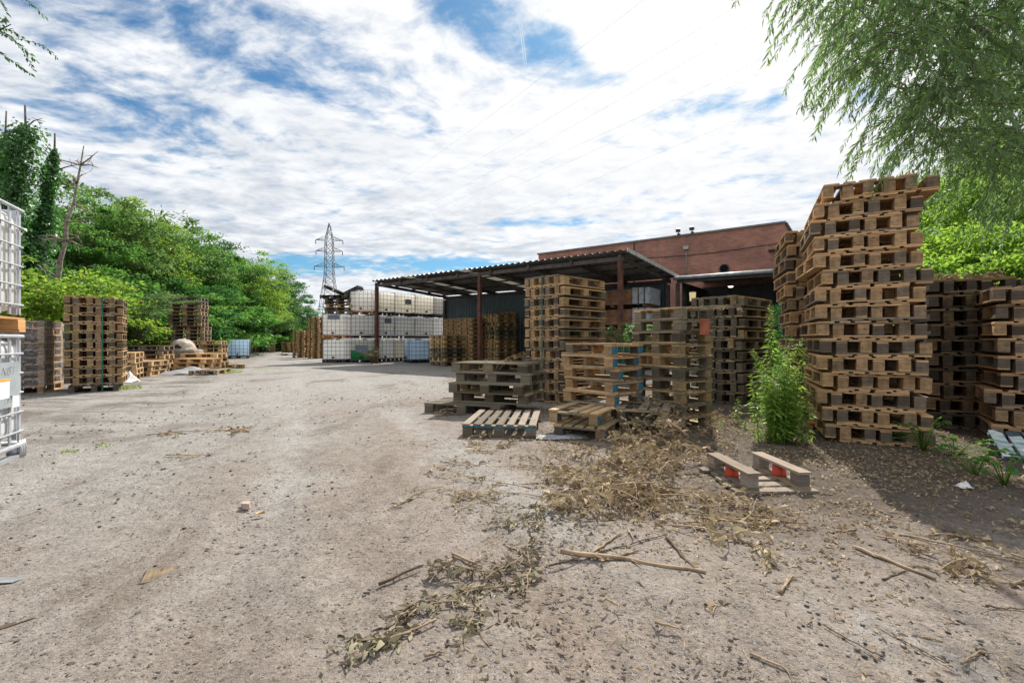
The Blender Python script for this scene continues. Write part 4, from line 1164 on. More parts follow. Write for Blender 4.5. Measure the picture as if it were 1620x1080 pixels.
def trunk_mesh(seed, h, r0, cc, zoff, nlimb=10, mat=BARK, lean=(0, 0)):
    g = random.Random(seed); b = MB()
    pts = []; rr = []
    for i in range(9):
        t = i/8
        pts.append((lean[0]*t+g.uniform(-.05, .05)*t*h*.3, lean[1]*t+g.uniform(-.05, .05)*t*h*.3, h*t-.15*(i == 0)))
        rr.append(r0*(1.25 if i == 0 else 1)*(1-.8*t))
    b.tube(pts, rr, 8)
    idx = list(range(len(cc))); g.shuffle(idx)
    for i in idx[:nlimb]:
        tip = Vector(cc[i])+Vector((0, 0, zoff)); k = g.uniform(.25, .85); p = Vector(pts[int(k*8)])
        m = p.lerp(tip, .5)+Vector((0, 0, .12*h*g.uniform(.2, 1)))
        b.tube([p, p.lerp(m, .5)+Vector((0, 0, .02*h)), m, m.lerp(tip, .6), tip], [r0*.42*(1-.6*k), r0*.32*(1-.6*k), r0*.22*(1-.5*k), r0*.12, r0*.05], 5)
    return b.build('trunk', [mat])

TREES = {}
def tree_kind(key, seed, mat, h=8.0, rx=3.0, rz=3.4, nclump=120, per=130, leafL=.15, base=.0, r0=.16, nlimb=12, aspect=.55, shell=.42):
    v, f, cc = crown(seed, rx, rx*.95, rz, nclump, per, leafL, aspect, shell)
    zo = h-rz*1.05
    v[:, 2] += zo
    me = np_mesh('crown', v, f, [mat])
    TREES[key] = (me, trunk_mesh(seed, h*.8, r0, cc, zo, nlimb), h)
tree_kind('mid_a', 1, LEAF_MID, nclump=150, per=120)
tree_kind('mid_b', 2, LEAF_MID, rx=2.7, rz=3.7, nclump=140, per=120)
tree_kind('mid_c', 3, LEAF_DULL, rx=3.3, rz=3.2, nclump=125, per=115, leafL=.20, aspect=.4)
tree_kind('dark_a', 4, LEAF_DARK, rx=2.7, rz=3.8, nclump=150, per=120, leafL=.15)
tree_kind('yel_a', 5, LEAF_YEL, rx=3.1, rz=3.3, nclump=130, per=120, leafL=.14)
tree_kind('bright_a', 6, LEAF_BRIGHT, rx=3.0, rz=3.6, nclump=190, per=190, leafL=.11, aspect=.6)
tree_kind('bright_b', 8, LEAF_BRIGHT, rx=2.8, rz=3.7, nclump=180, per=190, leafL=.10)
# bushes 2 m high reaching the ground
tree_kind('bush_yel', 11, LEAF_YEL, h=2.4, rx=1.5, rz=1.35, nclump=80, per=110, leafL=.10, r0=.05, nlimb=8)
tree_kind('bush_mid', 12, LEAF_MID, h=2.4, rx=1.6, rz=1.35, nclump=80, per=110, leafL=.10, r0=.05, nlimb=8)
tree_kind('bush_dark', 13, LEAF_DARK, h=2.4, rx=1.6, rz=1.4, nclump=80, per=110, leafL=.10, r0=.05, nlimb=8)
tree_kind('bush_bright', 14, LEAF_BRIGHT, h=2.4, rx=1.5, rz=1.4, nclump=90, per=150, leafL=.07, r0=.05, nlimb=8, aspect=.6)

def plant_tree(name, key, label, cat, u=0, d=1, vtop=500, group=None, xy=None, h=None, wide=1.0, rot=None):
    cm, tm, H = TREES[key]
    x, y = xy if xy else at(u, d)
    z = float(gz(x, y))
    if h is None: h = CAMH+(HZ-vtop)/F*y-z
    s = h/H
    o = thing(name, label, cat, None, (x, y, z-.02), (0, 0, rng.uniform(0, 6.28) if rot is None else rot), group)
    o.scale = (s*wide, s*wide, s)
    part('trunk', tm, o); part('crown', cm, o)
    return o
# bank on the left, front row
TL = [('mid_b', 118, 20.5, 300, 'tree behind the bleached dead trunk', .95), ('mid_c', 172, 23, 268, 'tallest broad green tree of the bank', .9), ('yel_a', 218, 26, 292, 'yellowish green tree of the bank', .9),
      ('mid_c', 262, 29, 330, 'round green tree above the double-decker stack', .95), ('mid_a', 312, 32, 348, 'green tree just right of the double-decker stack', .95), ('dark_a', 352, 35, 372, 'slim green tree above the blue-grey tank', 1.1),
      ('yel_a', 396, 37, 384, 'bright pale green tree at the end of the bank', 1.0), ('mid_c', 420, 41, 412, 'low green tree at the far end of the bank', .9), ('dark_a', 452, 45, 424, 'dark dense tree at the far end of the bank', .95),
      ('dark_a', 468, 50, 446, 'smaller dark tree nearest the pylon', .8), ('mid_b', 494, 66, 484, 'small far tree under the pylon', 1.1),
      ('dark_a', 40, 19, 330, 'dark tree among the ivy trunks', .95), ('mid_c', -40, 17, 330, 'green tree at the left edge behind the near tank', 1.0)]
for (k, u, d, vt, lab, wd) in TL:
    plant_tree('tree', k, lab, 'tree', u, d, vt, 'trees on the bank', wide=wd)
# second row fills the gaps
for i, (k, u, d, vt) in enumerate([('dark_a', 90, 27, 330), ('dark_a', 150, 30, 318), ('mid_c', 205, 33, 322), ('dark_a', 245, 35, 345), ('mid_a', 290, 38, 362), ('dark_a', 335, 42, 380), ('dark_a', 375, 45, 400), ('mid_b', 408, 50, 420), ('dark_a', 435, 54, 440), ('dark_a', 20, 25, 360)]):
    plant_tree('tree', k, 'tree of the second row filling gaps high on the bank', 'tree', u, d, vt, 'second row of trees on the bank', wide=1.15)
# shrubs at the foot of the bank
BL = [('bush_yel', 78, 14.6, 398, 'big yellow-green bush behind the wrapped stack', 1.0), ('bush_yel', 30, 13.5, 420, 'yellow-green bush behind the near tanks', 1.0), ('bush_yel', 128, 16.6, 440, 'lower yellow-green bush behind the strapped stack', 1.1),
      ('bush_mid', 150, 19, 410, 'tall green shrub below the dead trunk', .8), ('bush_dark', 178, 22.5, 420, 'dark shrub under the tallest tree', 1.0), ('bush_mid', 240, 23.5, 452, 'green shrub above the waist-high stack', 1.0),
      ('bush_dark', 262, 26, 430, 'dark shrub left of the double-decker stack', 1.0), ('bush_dark', 310, 27, 440, 'dark shrub behind the double-decker stack', 1.0), ('bush_mid', 345, 30, 455, 'green shrub right of the double-decker stack', 1.1),
      ('bush_dark', 372, 34, 462, 'dark shrub behind the blue-grey tank', 1.1), ('bush_mid', 398, 44, 478, 'green shrub behind the far hedge stacks', 1.3), ('bush_dark', 425, 47, 490, 'dark low shrub at the far end', 1.2),
      ('bush_yel', 432, 46, 513, 'yellowish bramble at the far end of the yard', 1.6), ('bush_yel', 456, 47, 517, 'yellowish bramble nearest the orange-brown stacks', 1.5), ('bush_dark', 442, 44, 530, 'dark bramble in the middle of the far hedge', 1.6), ('bush_mid', 482, 52, 500, 'green shrub behind the orange-brown stacks', 1.3), ('bush_mid', 505, 60, 515, 'far shrub behind the tank wall corner', 1.5), ('bush_mid', 206, 21, 500, 'low green shrub beside the strapped stack', 1.0), ('bush_dark', 345, 38, 500, 'dark low shrub under the slim tree', 1.5), ('bush_dark', 290, 31, 480, 'dark low shrub beneath the round tree', 1.3), ('bush_dark', 110, 18.5, 420, 'dark shrub beneath the bleached dead trunk', 1.1)]
for (k, u, d, vt, lab, wd) in BL:
    plant_tree('shrub', k, lab, 'shrub', u, d, vt, 'shrubs at the foot of the bank', wide=wd)
# right-hand trees
for (k, u, d, vt, lab, wd) in [('bright_a', 1500, 14.0, 245, 'bright backlit tree behind the ragged stack', .9), ('bright_b', 1590, 12.0, 205, 'bright tree rising behind the shorter stack', .9), ('bright_a', 1680, 10.5, 150, 'bright tree cut by the right frame edge', .95), ('mid_a', 1560, 19, 250, 'darker tree behind the bright ones', 1.1), ('mid_c', 1690, 17, 170, 'green tree far behind the willow', 1.1), ('mid_b', 1440, 24, 330, 'green tree behind the ragged stack and warehouse', 1.0)]:
    plant_tree('tree', k, lab, 'tree', u, d, vt, 'trees on the right', wide=wd)
for (k, u, d, vt, lab, wd) in [('bush_bright', 1545, 9.6, 372, 'bright bush between the two right-hand stacks', 1.0), ('bush_bright', 1610, 8.8, 352, 'bright bush behind the shorter stack', .95), ('bush_bright', 1680, 8.2, 360, 'bright bush at the right frame edge', 1.0), ('bush_mid', 1500, 10.5, 400, 'green bush hidden behind the dark stack', 1.0), ('bush_mid', 1640, 7.6, 480, 'green low bush behind the shorter stack', 1.0),
                               ('bush_dark', 1254, 11.5, 468, 'dark shrub beside the lean-to side wall', .55), ('bush_mid', 1266, 10.2, 515, 'low green shrub left of the half hidden stack', .6), ('bush_dark', 1500, 7.9, 560, 'dark low bush between the right-hand stacks', .8)]:
    plant_tree('shrub', k, lab, 'shrub', u, d, vt, 'shrubs on the right', wide=wd)

def mesh_join(name, parts, mats):
    """parts: list of (verts, quads, material index)"""
    V, Fs, MI, o = [], [], [], 0
    for v, f, mi in parts:
        V.append(v); Fs.append(f+o); MI.append(np.full(len(f), mi)); o += len(v)
    return np_mesh(name, np.concatenate(V), np.concatenate(Fs), mats, np.concatenate(MI))

# dead and ivy-clad trunks
def ivy_trunk(label, base, top, r0, mat, ivy, seed, ivy_to=.9, rad=.5):
    g = np.random.default_rng(seed); gr = random.Random(seed)
    z0 = float(gz(base.x, base.y)); base = Vector((base.x, base.y, z0-.05))
    o = thing('dead_tree', label, 'tree', None, tuple(base))
    v = top-base; b = MB(); pts = []
    for i in range(13):
        t = i/12; pts.append(v*t+Vector((gr.uniform(-.07, .07), gr.uniform(-.07, .07), 0))*(0 if i == 0 else 1))
    b.tube(pts, [r0*(1-.86*i/12) for i in range(13)], 8)
    for k in range(26 if not ivy else 12):
        i = gr.randint(3, 11); p = pts[i]; a = gr.uniform(0, 6.28); L = gr.uniform(.5, 1.7)*(1 if not ivy else .6)
        q = p+Vector((math.cos(a)*L, math.sin(a)*L*.7, gr.uniform(-.35, .5)*L)); m = p.lerp(q, .5)+Vector((0, 0, gr.uniform(-.1, .12)))
        b.tube([p, m, q], [.035, .022, .008], 4)
        for _ in range(3):
            q2 = m.lerp(q, gr.random())+Vector((gr.uniform(-.4, .4), gr.uniform(-.3, .3), gr.uniform(-.35, .25)))
            b.tube([m.lerp(q, .4), q2], [.014, .005], 3)
    part('trunk', b.build('trunk', [mat]), o)
    if ivy:
        n = 7600; t = g.uniform(.0, ivy_to, n); P = np.array([list(p) for p in pts]); k = np.clip((t*12).astype(int), 0, 11)
        lo = P[k]+(P[k+1]-P[k])*(t*12-k)[:, None]
        lump = .3+1.15*vnoise(t*11, t*0+seed)
        rr = rad*1.15*(1-.72*t)*lump*np.where(g.uniform(0, 1, n) < .2, g.uniform(.9, 1.75, n), g.uniform(.2, 1.0, n))
        a = g.uniform(0, 6.283, n); off = np.stack([np.cos(a)*rr, np.sin(a)*rr, g.uniform(-.2, .1, n)], 1)
        lv, lf = leaves(lo+off, off+g.normal(size=(n, 3))*.2+np.array([0, 0, -.4]), off+np.array([0, 0, .3])+g.normal(size=(n, 3))*.3, g.uniform(.08, .15, n), g.uniform(.07, .13, n))
        part('ivy', np_mesh('ivy', lv, lf, [LEAF_IVY]), o)
bx_, by_ = at(-22, 16.5)
ivy_trunk('tallest ivy-clad trunk leaning at the left edge', Vector((bx_, by_, 0)), at(44, 16.0, 168), .17, BARK, True, 3, .93, .72)
bx_, by_ = at(38, 17.5)
ivy_trunk('second ivy-clad trunk with a bare tip', Vector((bx_, by_, 0)), at(87, 17.2, 212), .17, BARK, True, 4, .93, .62)
bx_, by_ = at(62, 16.8)
ivy_trunk('bleached bare dead trunk with broken twigs', Vector((bx_, by_, 0)), at(134, 16.4, 232), .125, DEADBARK, False, 5)
bx_, by_ = at(-60, 17)
ivy_trunk('short broken trunk tip at the left frame edge', Vector((bx_, by_, 0)), at(14, 16.4, 176), .14, BARK, True, 9, .9, .7)

# pale elder-like shrub with long fronds
def frond_shrub(label, u, d, h, mat, seed, nst=26, L=.16):
    g = np.random.default_rng(seed); gr = random.Random(seed)
    x, y = at(u, d); o = thing('shrub', label, 'shrub', None, (x, y, float(gz(x, y))))
    b = MB(); C, A, N, LL = [], [], [], []
    for _ in range(nst):
        a = gr.uniform(0, 6.28); sp = gr.uniform(.15, .6)*h; hh = h*gr.uniform(.55, 1.0)
        pts = [Vector((0, 0, 0)), Vector((math.cos(a)*sp*.3, math.sin(a)*sp*.3, hh*.55)), Vector((math.cos(a)*sp*.7, math.sin(a)*sp*.7, hh*.92)), Vector((math.cos(a)*sp*1.15, math.sin(a)*sp*1.15, hh*.95))]
        b.tube(pts, [.025, .018, .01, .004], 4)
        for i in range(70):
            t = gr.uniform(.25, 1.0)*3; k = min(int(t), 2); p = pts[k].lerp(pts[k+1], t-k); ax = (pts[k+1]-pts[k]).normalized()
            sd = ax.cross(Vector((0, 0, 1))).normalized()*gr.choice((-1, 1))
            for q in range(3):
                dd = sd*(.05+.08*q)+ax*.04*q
                C.append(p+dd+Vector((0, 0, gr.uniform(-.05, .02)))); A.append(sd+ax*.5+Vector((0, 0, gr.uniform(-.5, 0)))); N.append(Vector((gr.uniform(-.4, .4), gr.uniform(-.4, .4), 1))); LL.append(L*gr.uniform(.6, 1.1))
    part('stem', b.build('stem', [BARK]), o)
    LL = np.array(LL); v, f = leaves(np.array(C), np.array(A), np.array(N), LL, LL*.36)
    part('leaves', np_mesh('leaves', v, f, [mat]), o)
frond_shrub('pale feathery shrub right of the strapped stack', 207, 17.2, 3.3, LEAF_PALE, 21, 34)
frond_shrub('pale feathery low shrub by the waist-high stack', 226, 19.5, 2.0, LEAF_YEL, 22, 26)
frond_shrub('tall pale green weeds at the canopy corner post', 992, 12.2, 1.65, LEAF_PALE, 23, 18, .12)
x_, y_ = fr(.1, -.35, 0).xy
frond_shrub('brownish scrub around the foot of the left canopy post', (x_/y_)*F+CX, y_, .75, GREYLEAF, 24, 9, .05)

# ------------------------------------------------------------------ willow and near branches
def sprays(seed, roots, lens, mat_leaf, dens=42, leafL=.085, aspect=.17, droop=1.0, wind=(-.35, -.05), tw=.006):
    g = np.random.default_rng(seed)
    b = MB(); C, A, N, LL = [], [], [], []
    for r, ln in zip(roots, lens):
        a = g.uniform(0, 6.28); dr = Vector((math.cos(a)*.7+wind[0], math.sin(a)*.7+wind[1], g.uniform(-.25, .35))).normalized()
        p = Vector(r); pts = [p.copy()]; seg = 7
        for i in range(seg):
            dr = (dr+Vector((g.uniform(-.12, .12), g.uniform(-.12, .12), -.16*droop-g.uniform(0, .12)*droop))).normalized()
            p = p+dr*ln/seg; pts.append(p.copy())
        b.tube(pts, [tw*(1-.8*i/seg) for i in range(seg+1)], 3, cap=False)
        n = max(6, int(dens*ln))
        for i in range(n):
            t = (.12+.88*(i+g.uniform(0, .8))/n)*seg; k = min(int(t), seg-1); q = pts[k].lerp(pts[k+1], min(t-k, 1)); ax = (pts[k+1]-pts[k]).normalized()
            ph = g.uniform(0, 6.28); sd = ax.cross(Vector((math.cos(ph), math.sin(ph), .3))).normalized()
            C.append(q); A.append(ax*.75+sd*.62+Vector((0, 0, -.18))); N.append(Vector((g.normal()*.6, g.normal()*.6, 1))); LL.append(leafL*g.uniform(.6, 1.25))
    LL = np.array(LL)
    v, f = leaves(np.array(C), np.array(A), np.array(N), LL, LL*aspect, .12, .15)
    return b, v, f
def willow():
    g = np.random.default_rng(31)
    base = Vector((9.6, 6.6, 0))
    o = thing('willow_tree', 'large willow overhanging the yard from the upper right', 'tree', None, tuple(base))
    b = MB(); fork = Vector((-.5, .1, 2.9))
    b.tube([(0, 0, -.1), (-.1, 0, 1.0), (-.3, .05, 2.0), fork], [.34, .28, .26, .24], 10)
    limbs = [[fork, Vector((-2.0, -.1, 4.6)), Vector((-3.6, -.2, 5.6)), Vector((-4.9, -.4, 5.9))], [fork, Vector((-1.4, .9, 4.9)), Vector((-2.8, 1.4, 6.6)), Vector((-4.2, 1.6, 7.4))],
             [fork, Vector((-1.5, -1.0, 4.3)), Vector((-2.9, -1.7, 5.2)), Vector((-3.8, -2.0, 5.5))], [fork, Vector((-.6, 1.8, 4.8)), Vector((-1.4, 2.8, 6.0)), Vector((-2.2, 3.2, 6.6))],
             [fork, Vector((-.3, .2, 5.0)), Vector((-1.2, .4, 7.0)), Vector((-2.4, .5, 8.4))], [fork, Vector((-1.6, .2, 3.9)), Vector((-2.9, .3, 4.2)), Vector((-3.7, .2, 4.1))], [fork, Vector((.8, .6, 4.8)), Vector((1.5, .9, 6.5)), Vector((2.2, 1.0, 7.3))]]
    for l in limbs: b.tube(l, [.12, .065, .035, .012], 6)
    part('trunk', b.build('trunk', [BARK]), o)
    roots, lens = [], []
    while len(roots) < 1200:
        sc_ = g.uniform(.78, 1.4); xe = g.uniform(3.85, 7.4)
        w = Vector((xe*sc_, 6*sc_, CAMH+g.uniform(.6, 5.4)*sc_))
        zl = CAMH+(float(np.interp(xe, [3.3, 3.5, 4.2, 4.9, 5.5, 6.5], [6.5, 5.1, 4.4, 3.4, 2.5, 2.0]))-CAMH)*sc_
        ln = float(g.uniform(.55, 1.25))
        if w.z < zl+ln*.75: continue
        if (w.z-CAMH)/sc_ < 2.3 and g.uniform() < .45: continue
        if vnoise(w.x*1.2, w.z*1.2+w.y, 77) < .36+.2*(g.uniform()-.5): continue
        if xe < 4.6 and g.uniform() > .35+.6*(xe-3.85): continue
        roots.append(w-base); lens.append(ln)
    tb, v, f = sprays(32, roots, lens, LEAF_WILLOW, 44, .10, .19, 1.0, (-.35, -.1))
    part('twig', tb.build('twig', [BARK]), o)['kind'] = 'stuff'
    part('leaves', np_mesh('leaves', v, f, [LEAF_WILLOW]), o)
willow()
def edge_tree():
    g = np.random.default_rng(41); base = Vector((-11.55, 8.0, 0))
    o = thing('tree', 'tree with thin twigs reaching in at the top left corner', 'tree', None, tuple(base))
    b = MB(); b.tube([(0, 0, -.1), (.2, 0, 2), (.6, -.1, 4.2), (1.4, -.3, 6.0)], [.2, .17, .13, .08], 8)
    l1 = [Vector((.6, -.1, 4.2)), Vector((2.2, -.4, 5.4)), Vector((3.3, -.6, 5.9)), Vector((3.75, -.7, 6.0))]
    l2 = [Vector((1.4, -.3, 6.0)), Vector((2.4, -.5, 6.6)), Vector((3.2, -.6, 6.8)), Vector((3.6, -.7, 6.7))]
    b.tube(l1, [.06, .04, .02, .006], 5); b.tube(l2, [.06, .04, .02, .006], 5)
    part('trunk', b.build('trunk', [BARK]), o)
    roots, lens = [], []
    for l in (l1, l2):
        for _ in range(16):
            t = g.uniform(1.2, 2.9); k = min(int(t), 2); roots.append(l[k].lerp(l[k+1], t-k)+Vector(g.normal(size=3)*.12)); lens.append(float(g.uniform(.35, .75)))
    tb, v, f = sprays(42, roots, lens, LEAF_DARK, 38, .075, .42, .7, (.3, 0))
    part('twig', tb.build('twig', [BARK]), o)['kind'] = 'stuff'
    part('leaves', np_mesh('leaves', v, f, [LEAF_DARK]), o)
edge_tree()

# ------------------------------------------------------------------ tall bright weeds
def weed(label, x, y, h, seed, group=None, lean=.12, dens=150, leafL=.118):
    gr = random.Random(seed); o = thing('weed', label, 'weed', None, (x, y, 0), None, group)
    a = gr.uniform(0, 6.28); pts = [Vector((math.cos(a)*lean*h*(i/8)**1.6, math.sin(a)*lean*h*(i/8)**1.6, h*i/8-.01)) for i in range(9)]
    b = MB(); b.tube(pts, [.006*(1-.7*i/8) for i in range(9)], 5)
    part('stem', b.build('stem', [LEAF_WEED]), o)
    C, A, N, LL = [], [], [], []
    n = int(dens*h); ph = gr.random()*6
    for i in range(n):
        t = .10+.90*i/n; k = min(int(t*8), 7); p = pts[k].lerp(pts[k+1], t*8-k); ph += 2.4+gr.uniform(-.3, .3)
        el = gr.uniform(-.25, .35)+.9*max(0, t-.8)*4*.5
        A.append(Vector((math.cos(ph), math.sin(ph), el))); C.append(p); N.append(Vector((gr.gauss(0, .35), gr.gauss(0, .35), 1)))
        LL.append(leafL*gr.uniform(.7, 1.2)*(1-.62*max(0, (t-.62)/.38)))
    LL = np.array(LL); v, f = leaves(np.array(C), np.array(A), np.array(N), LL, LL*.23, .15, .22)
    part('leaves', np_mesh('leaves', v, f, [LEAF_WEED]), o)
q = at(1221, 5.3); weed('tallest bright weed with a long pointed tip beside the ragged stack', q[0], q[1], 1.50, 51, 'bright weeds by the ragged stack', .03, 170, .11)
for i in range(27):
    u = min(max(rng.gauss(1240, 20), 1200), 1290); d = rng.uniform(4.75, 5.75); q = at(u, d)
    hh = rng.uniform(.5, 1.15) if u < 1270 else rng.uniform(.4, .85)
    weed('narrow-leaved bright green weed in the clump by the ragged stack', q[0], q[1], hh, 60+i, 'bright weeds by the ragged stack', rng.uniform(.08, .3))
q = gp(1166, 672); weed('small single weed in front of the dark gap', q.x, q.y, .36, 52, None, .03, 130, .085)
for i, (u, v, h) in enumerate([(1178, 680, .16), (1140, 676, .12), (1230, 694, .18), (1255, 697, .2)]):
    q = gp(u, v); weed('tiny weed sprouting among dead leaves by the clump', q.x, q.y, h, 110+i, 'tiny weeds by the clump', .1, 160, .07)
def broad_weed(label, x, y, n, seed, size=.11, spread=.3, h=.3, mat=None):
    gr = random.Random(seed); o = thing('plant', label, 'plant', None, (x, y, 0))
    b = MB(); C, A, N, LL = [], [], [], []
    for _ in range(n):
        a = gr.uniform(0, 6.28); r = gr.uniform(.2, 1)*spread; hh = gr.uniform(.3, 1)*h
        q = Vector((math.cos(a)*r, math.sin(a)*r, hh)); b.tube([(0, 0, -.01), q*.5+Vector((0, 0, hh*.3)), q], [.005, .004, .003], 4)
        for k in range(4):
            C.append(q*(1-.12*k)+Vector((0, 0, .02*k))); A.append(Vector((math.cos(a+gr.uniform(-1.4, 1.4)), math.sin(a+gr.uniform(-1.4, 1.4)), gr.uniform(-.4, .2)))); N.append(Vector((gr.gauss(0, .3), gr.gauss(0, .3), 1))); LL.append(size*gr.uniform(.6, 1.1))
    part('stem', b.build('stem', [LEAF_WEED]), o); LL = np.array(LL)
    v, f = leaves(np.array(C), np.array(A), np.array(N), LL, LL*.7, .1, .15); part('leaves', np_mesh('leaves', v, f, [mat or LEAF_BRIGHT]), o)
for i, (u, v, n, sp, h, lab) in enumerate([(1462, 712, 12, .35, .35, 'broad-leaved plant before the ragged stack'), (1510, 722, 12, .3, .25, 'broad-leaved plant left of the tipped blue-grey pallet'), (1545, 752, 10, .3, .25, 'leafy plant below the tipped blue-grey pallet'), (1590, 770, 12, .3, .25, 'leafy plant at the right frame edge'), (1620, 690, 10, .25, .55, 'bright leaves in front of the shorter stack')]):
    q = gp(u, v); broad_weed(lab, q.x, q.y, n, 130+i, .062, sp, h, LEAF_MID if i != 4 else LEAF_BRIGHT)
# grass tufts
def tuft(label, u, v, r, n, h, seed):
    g = np.random.default_rng(seed); q = gp(u, v)
    a = g.uniform(0, 6.283, n); rr = r*np.sqrt(g.uniform(0, 1, n)); c = np.stack([np.cos(a)*rr*1.6, np.sin(a)*rr, np.zeros(n)], 1)
    d = np.stack([g.normal(size=n)*.4, g.normal(size=n)*.4, np.ones(n)], 1)
    L = h*g.uniform(.4, 1.1, n); vv, f = leaves(c, d, g.normal(size=(n, 3)), L, np.full(n, .006+.05*h), .1, .2)
    thing('grass_tuft', label, 'grass', np_mesh('grass_tuft', vv, f, [LEAF_WEED]), (q.x, q.y, 0))
tuft('grass tuft at the foot of the strapped left stack', 199, 615, .22, 160, .12, 1)
tuft('grass patch under the thin pallet of the messy piles', 345, 590, .5, 400, .15, 2)
tuft('small grass tuft on the bare earth before the left stacks', 108, 716, .05, 40, .04, 3)
tuft('ragged green grass at the foot of the bright weeds', 1240, 698, .2, 110, .13, 7)
tuft('faint grass patch far out in the yard', 425, 583, .35, 120, .07, 4)
tuft('tiny grass tuft at the edge of the damp earth', 165, 706, .06, 40, .035, 5)

# ------------------------------------------------------------------ dead brush, leaves, sticks and stones
def curled(C, A, N, L, W, g):
    """dry leaves as two bent quads each"""
    C, A, N = np.array(C), unit(np.array(A)), np.array(N)
    s = unit(np.cross(A, N)); n = np.cross(s, A); L = np.asarray(L)[:, None]; W = np.asarray(W)[:, None]
    cu = g.uniform(-.5, .9, (len(C), 1)); tw = g.uniform(-.5, .5, (len(C), 1))
    p0, p1, p2 = C, C+A*L*.5+n*L*.12*cu, C+A*L*.9-n*L*.38*cu
    s1 = unit(s+n*tw); s2 = unit(s+n*tw*2)
    v = np.stack([p0-s*W*.12, p0+s*W*.12, p1+s1*W*.5+n*W*.25, p1-s1*W*.5+n*W*.25, p2+s2*W*.14, p2-s2*W*.14], 1)
    k = np.arange(len(C))[:, None]*6
    f = np.concatenate([k+np.array([[0, 1, 2, 3]]), k+np.array([[3, 2, 4, 5]])], 0)
    return v.reshape(-1, 3), f
def dry_branch(label, p, az, L, seed, group=None, rise=.25, dens=70, mat=None, stem=None, leafL=.085, r=.011, nt=8, flat=.5):
    gr = random.Random(seed); g = np.random.default_rng(seed)
    o = thing('dry_branch', label, 'branch', None, tuple(p), None, group)
    dr = Vector((math.cos(az), math.sin(az), rise)).normalized(); q = Vector((0, 0, .015)); pts = [q.copy()]; n = 9
    for i in range(n):
        dr = (dr+Vector((gr.uniform(-.22, .22), gr.uniform(-.22, .22), -rise*.24+gr.uniform(-.05, .05)))).normalized()
        q = q+dr*L/n; q.z = max(q.z, .012-p.z); pts.append(q.copy())
    b = MB(); b.tube(pts, [r*(1-.75*i/n) for i in range(n+1)], 6); tw = [pts]
    for k in range(nt):
        i = gr.randint(1, n-1); s0 = pts[i]; a = az+gr.choice((-1, 1))*gr.uniform(.4, 1.3); l = L*gr.uniform(.18, .42)
        d2 = Vector((math.cos(a), math.sin(a), gr.uniform(-.2, .75)*max(rise*2.2, .35))).normalized(); pp = [s0]
        for j in range(4):
            d2 = (d2+Vector((gr.uniform(-.25, .25), gr.uniform(-.25, .25), -.1))).normalized(); x = pp[-1]+d2*l/4; x.z = max(x.z, .01-p.z); pp.append(x)
        b.tube(pp, [r*.5, r*.4, r*.3, r*.2, r*.12], 4); tw.append(pp)
    part('stem', b.build('stem', [stem or STICKM]), o)
    C, A, N, LL = [], [], [], []
    for j in range(int(dens*L)):
        pp = gr.choice(tw if gr.random() < .85 else tw[:1]); t = gr.uniform(.25, 1)*(len(pp)-1); k = min(int(t), len(pp)-2); c = pp[k].lerp(pp[k+1], t-k); ax = (pp[k+1]-pp[k]).normalized()
        a = gr.uniform(0, 6.28); C.append(c); A.append(ax*.5+Vector((math.cos(a), math.sin(a), gr.uniform(-.9, .35)))); N.append(Vector((gr.gauss(0, .8), gr.gauss(0, .8), .7))); LL.append(leafL*gr.uniform(.5, 1.3))
    if C:
        LL = np.array(LL); v, f = curled(C, A, N, LL, LL*g.uniform(.2, .42, len(LL)), g); v[:, 2] = np.maximum(v[:, 2], .006-p.z)
        part('leaves', np_mesh('leaves', v, f, [mat or DRYLEAF]), o)
    return o
HB = 'dry leafy branches of the brush heap'
for i in range(40):
    u = rng.gauss(1076, 42); v = rng.gauss(728, 44)
    v = min(max(v, 672), 835); u = min(u, 1120) if v > 790 else u; q = gp(u, v); q.z = rng.uniform(0, .24)*max(0, 1-abs(u-1075)/110) if rng.random() < .6 else 0
    if u > 1125 and 700 < v < 795: q = gp(u-rng.uniform(60, 120), v)
    dry_branch('dry tan leafy branch tangled in the brush heap', q, rng.uniform(1.9, 4.4) if u > 1040 and 680 < v < 800 else rng.uniform(0, 6.28), rng.uniform(.45, 1.0), 200+i, HB, rng.uniform(.35, 1.25) if v < 730 else rng.uniform(.08, .45), 120, leafL=.072, r=.006, nt=11)
for i in range(14):
    q = gp(rng.uniform(1000, 1180), rng.uniform(668, 715))
    dry_branch('bare upright dry stem sticking out of the brush heap', q, rng.uniform(0, 6.28), rng.uniform(.5, .9), 300+i, 'bare stems of the brush heap', rng.uniform(.8, 2.4), 45, leafL=.075, r=.005, nt=5)
for i in range(9):
    q = gp(rng.uniform(1060, 1200), rng.uniform(805, 845)); dry_branch('low dry leafy twig at the front edge of the brush heap', q, rng.uniform(-.5, .8), rng.uniform(.3, .5), 330+i, 'twigs at the brush heap edge', .08, 90, leafL=.06, r=.005)
for i in range(3):
    q = at(rng.uniform(1188, 1300), rng.uniform(4.8, 5.5)); dry_branch('dead brown stem standing among the bright weeds', Vector((q[0], q[1], 0)), rng.uniform(0, 6.28), rng.uniform(.4, .8), 360+i, 'dead stems in the weed clump', 2.2, 30, leafL=.05, r=.004, nt=4)
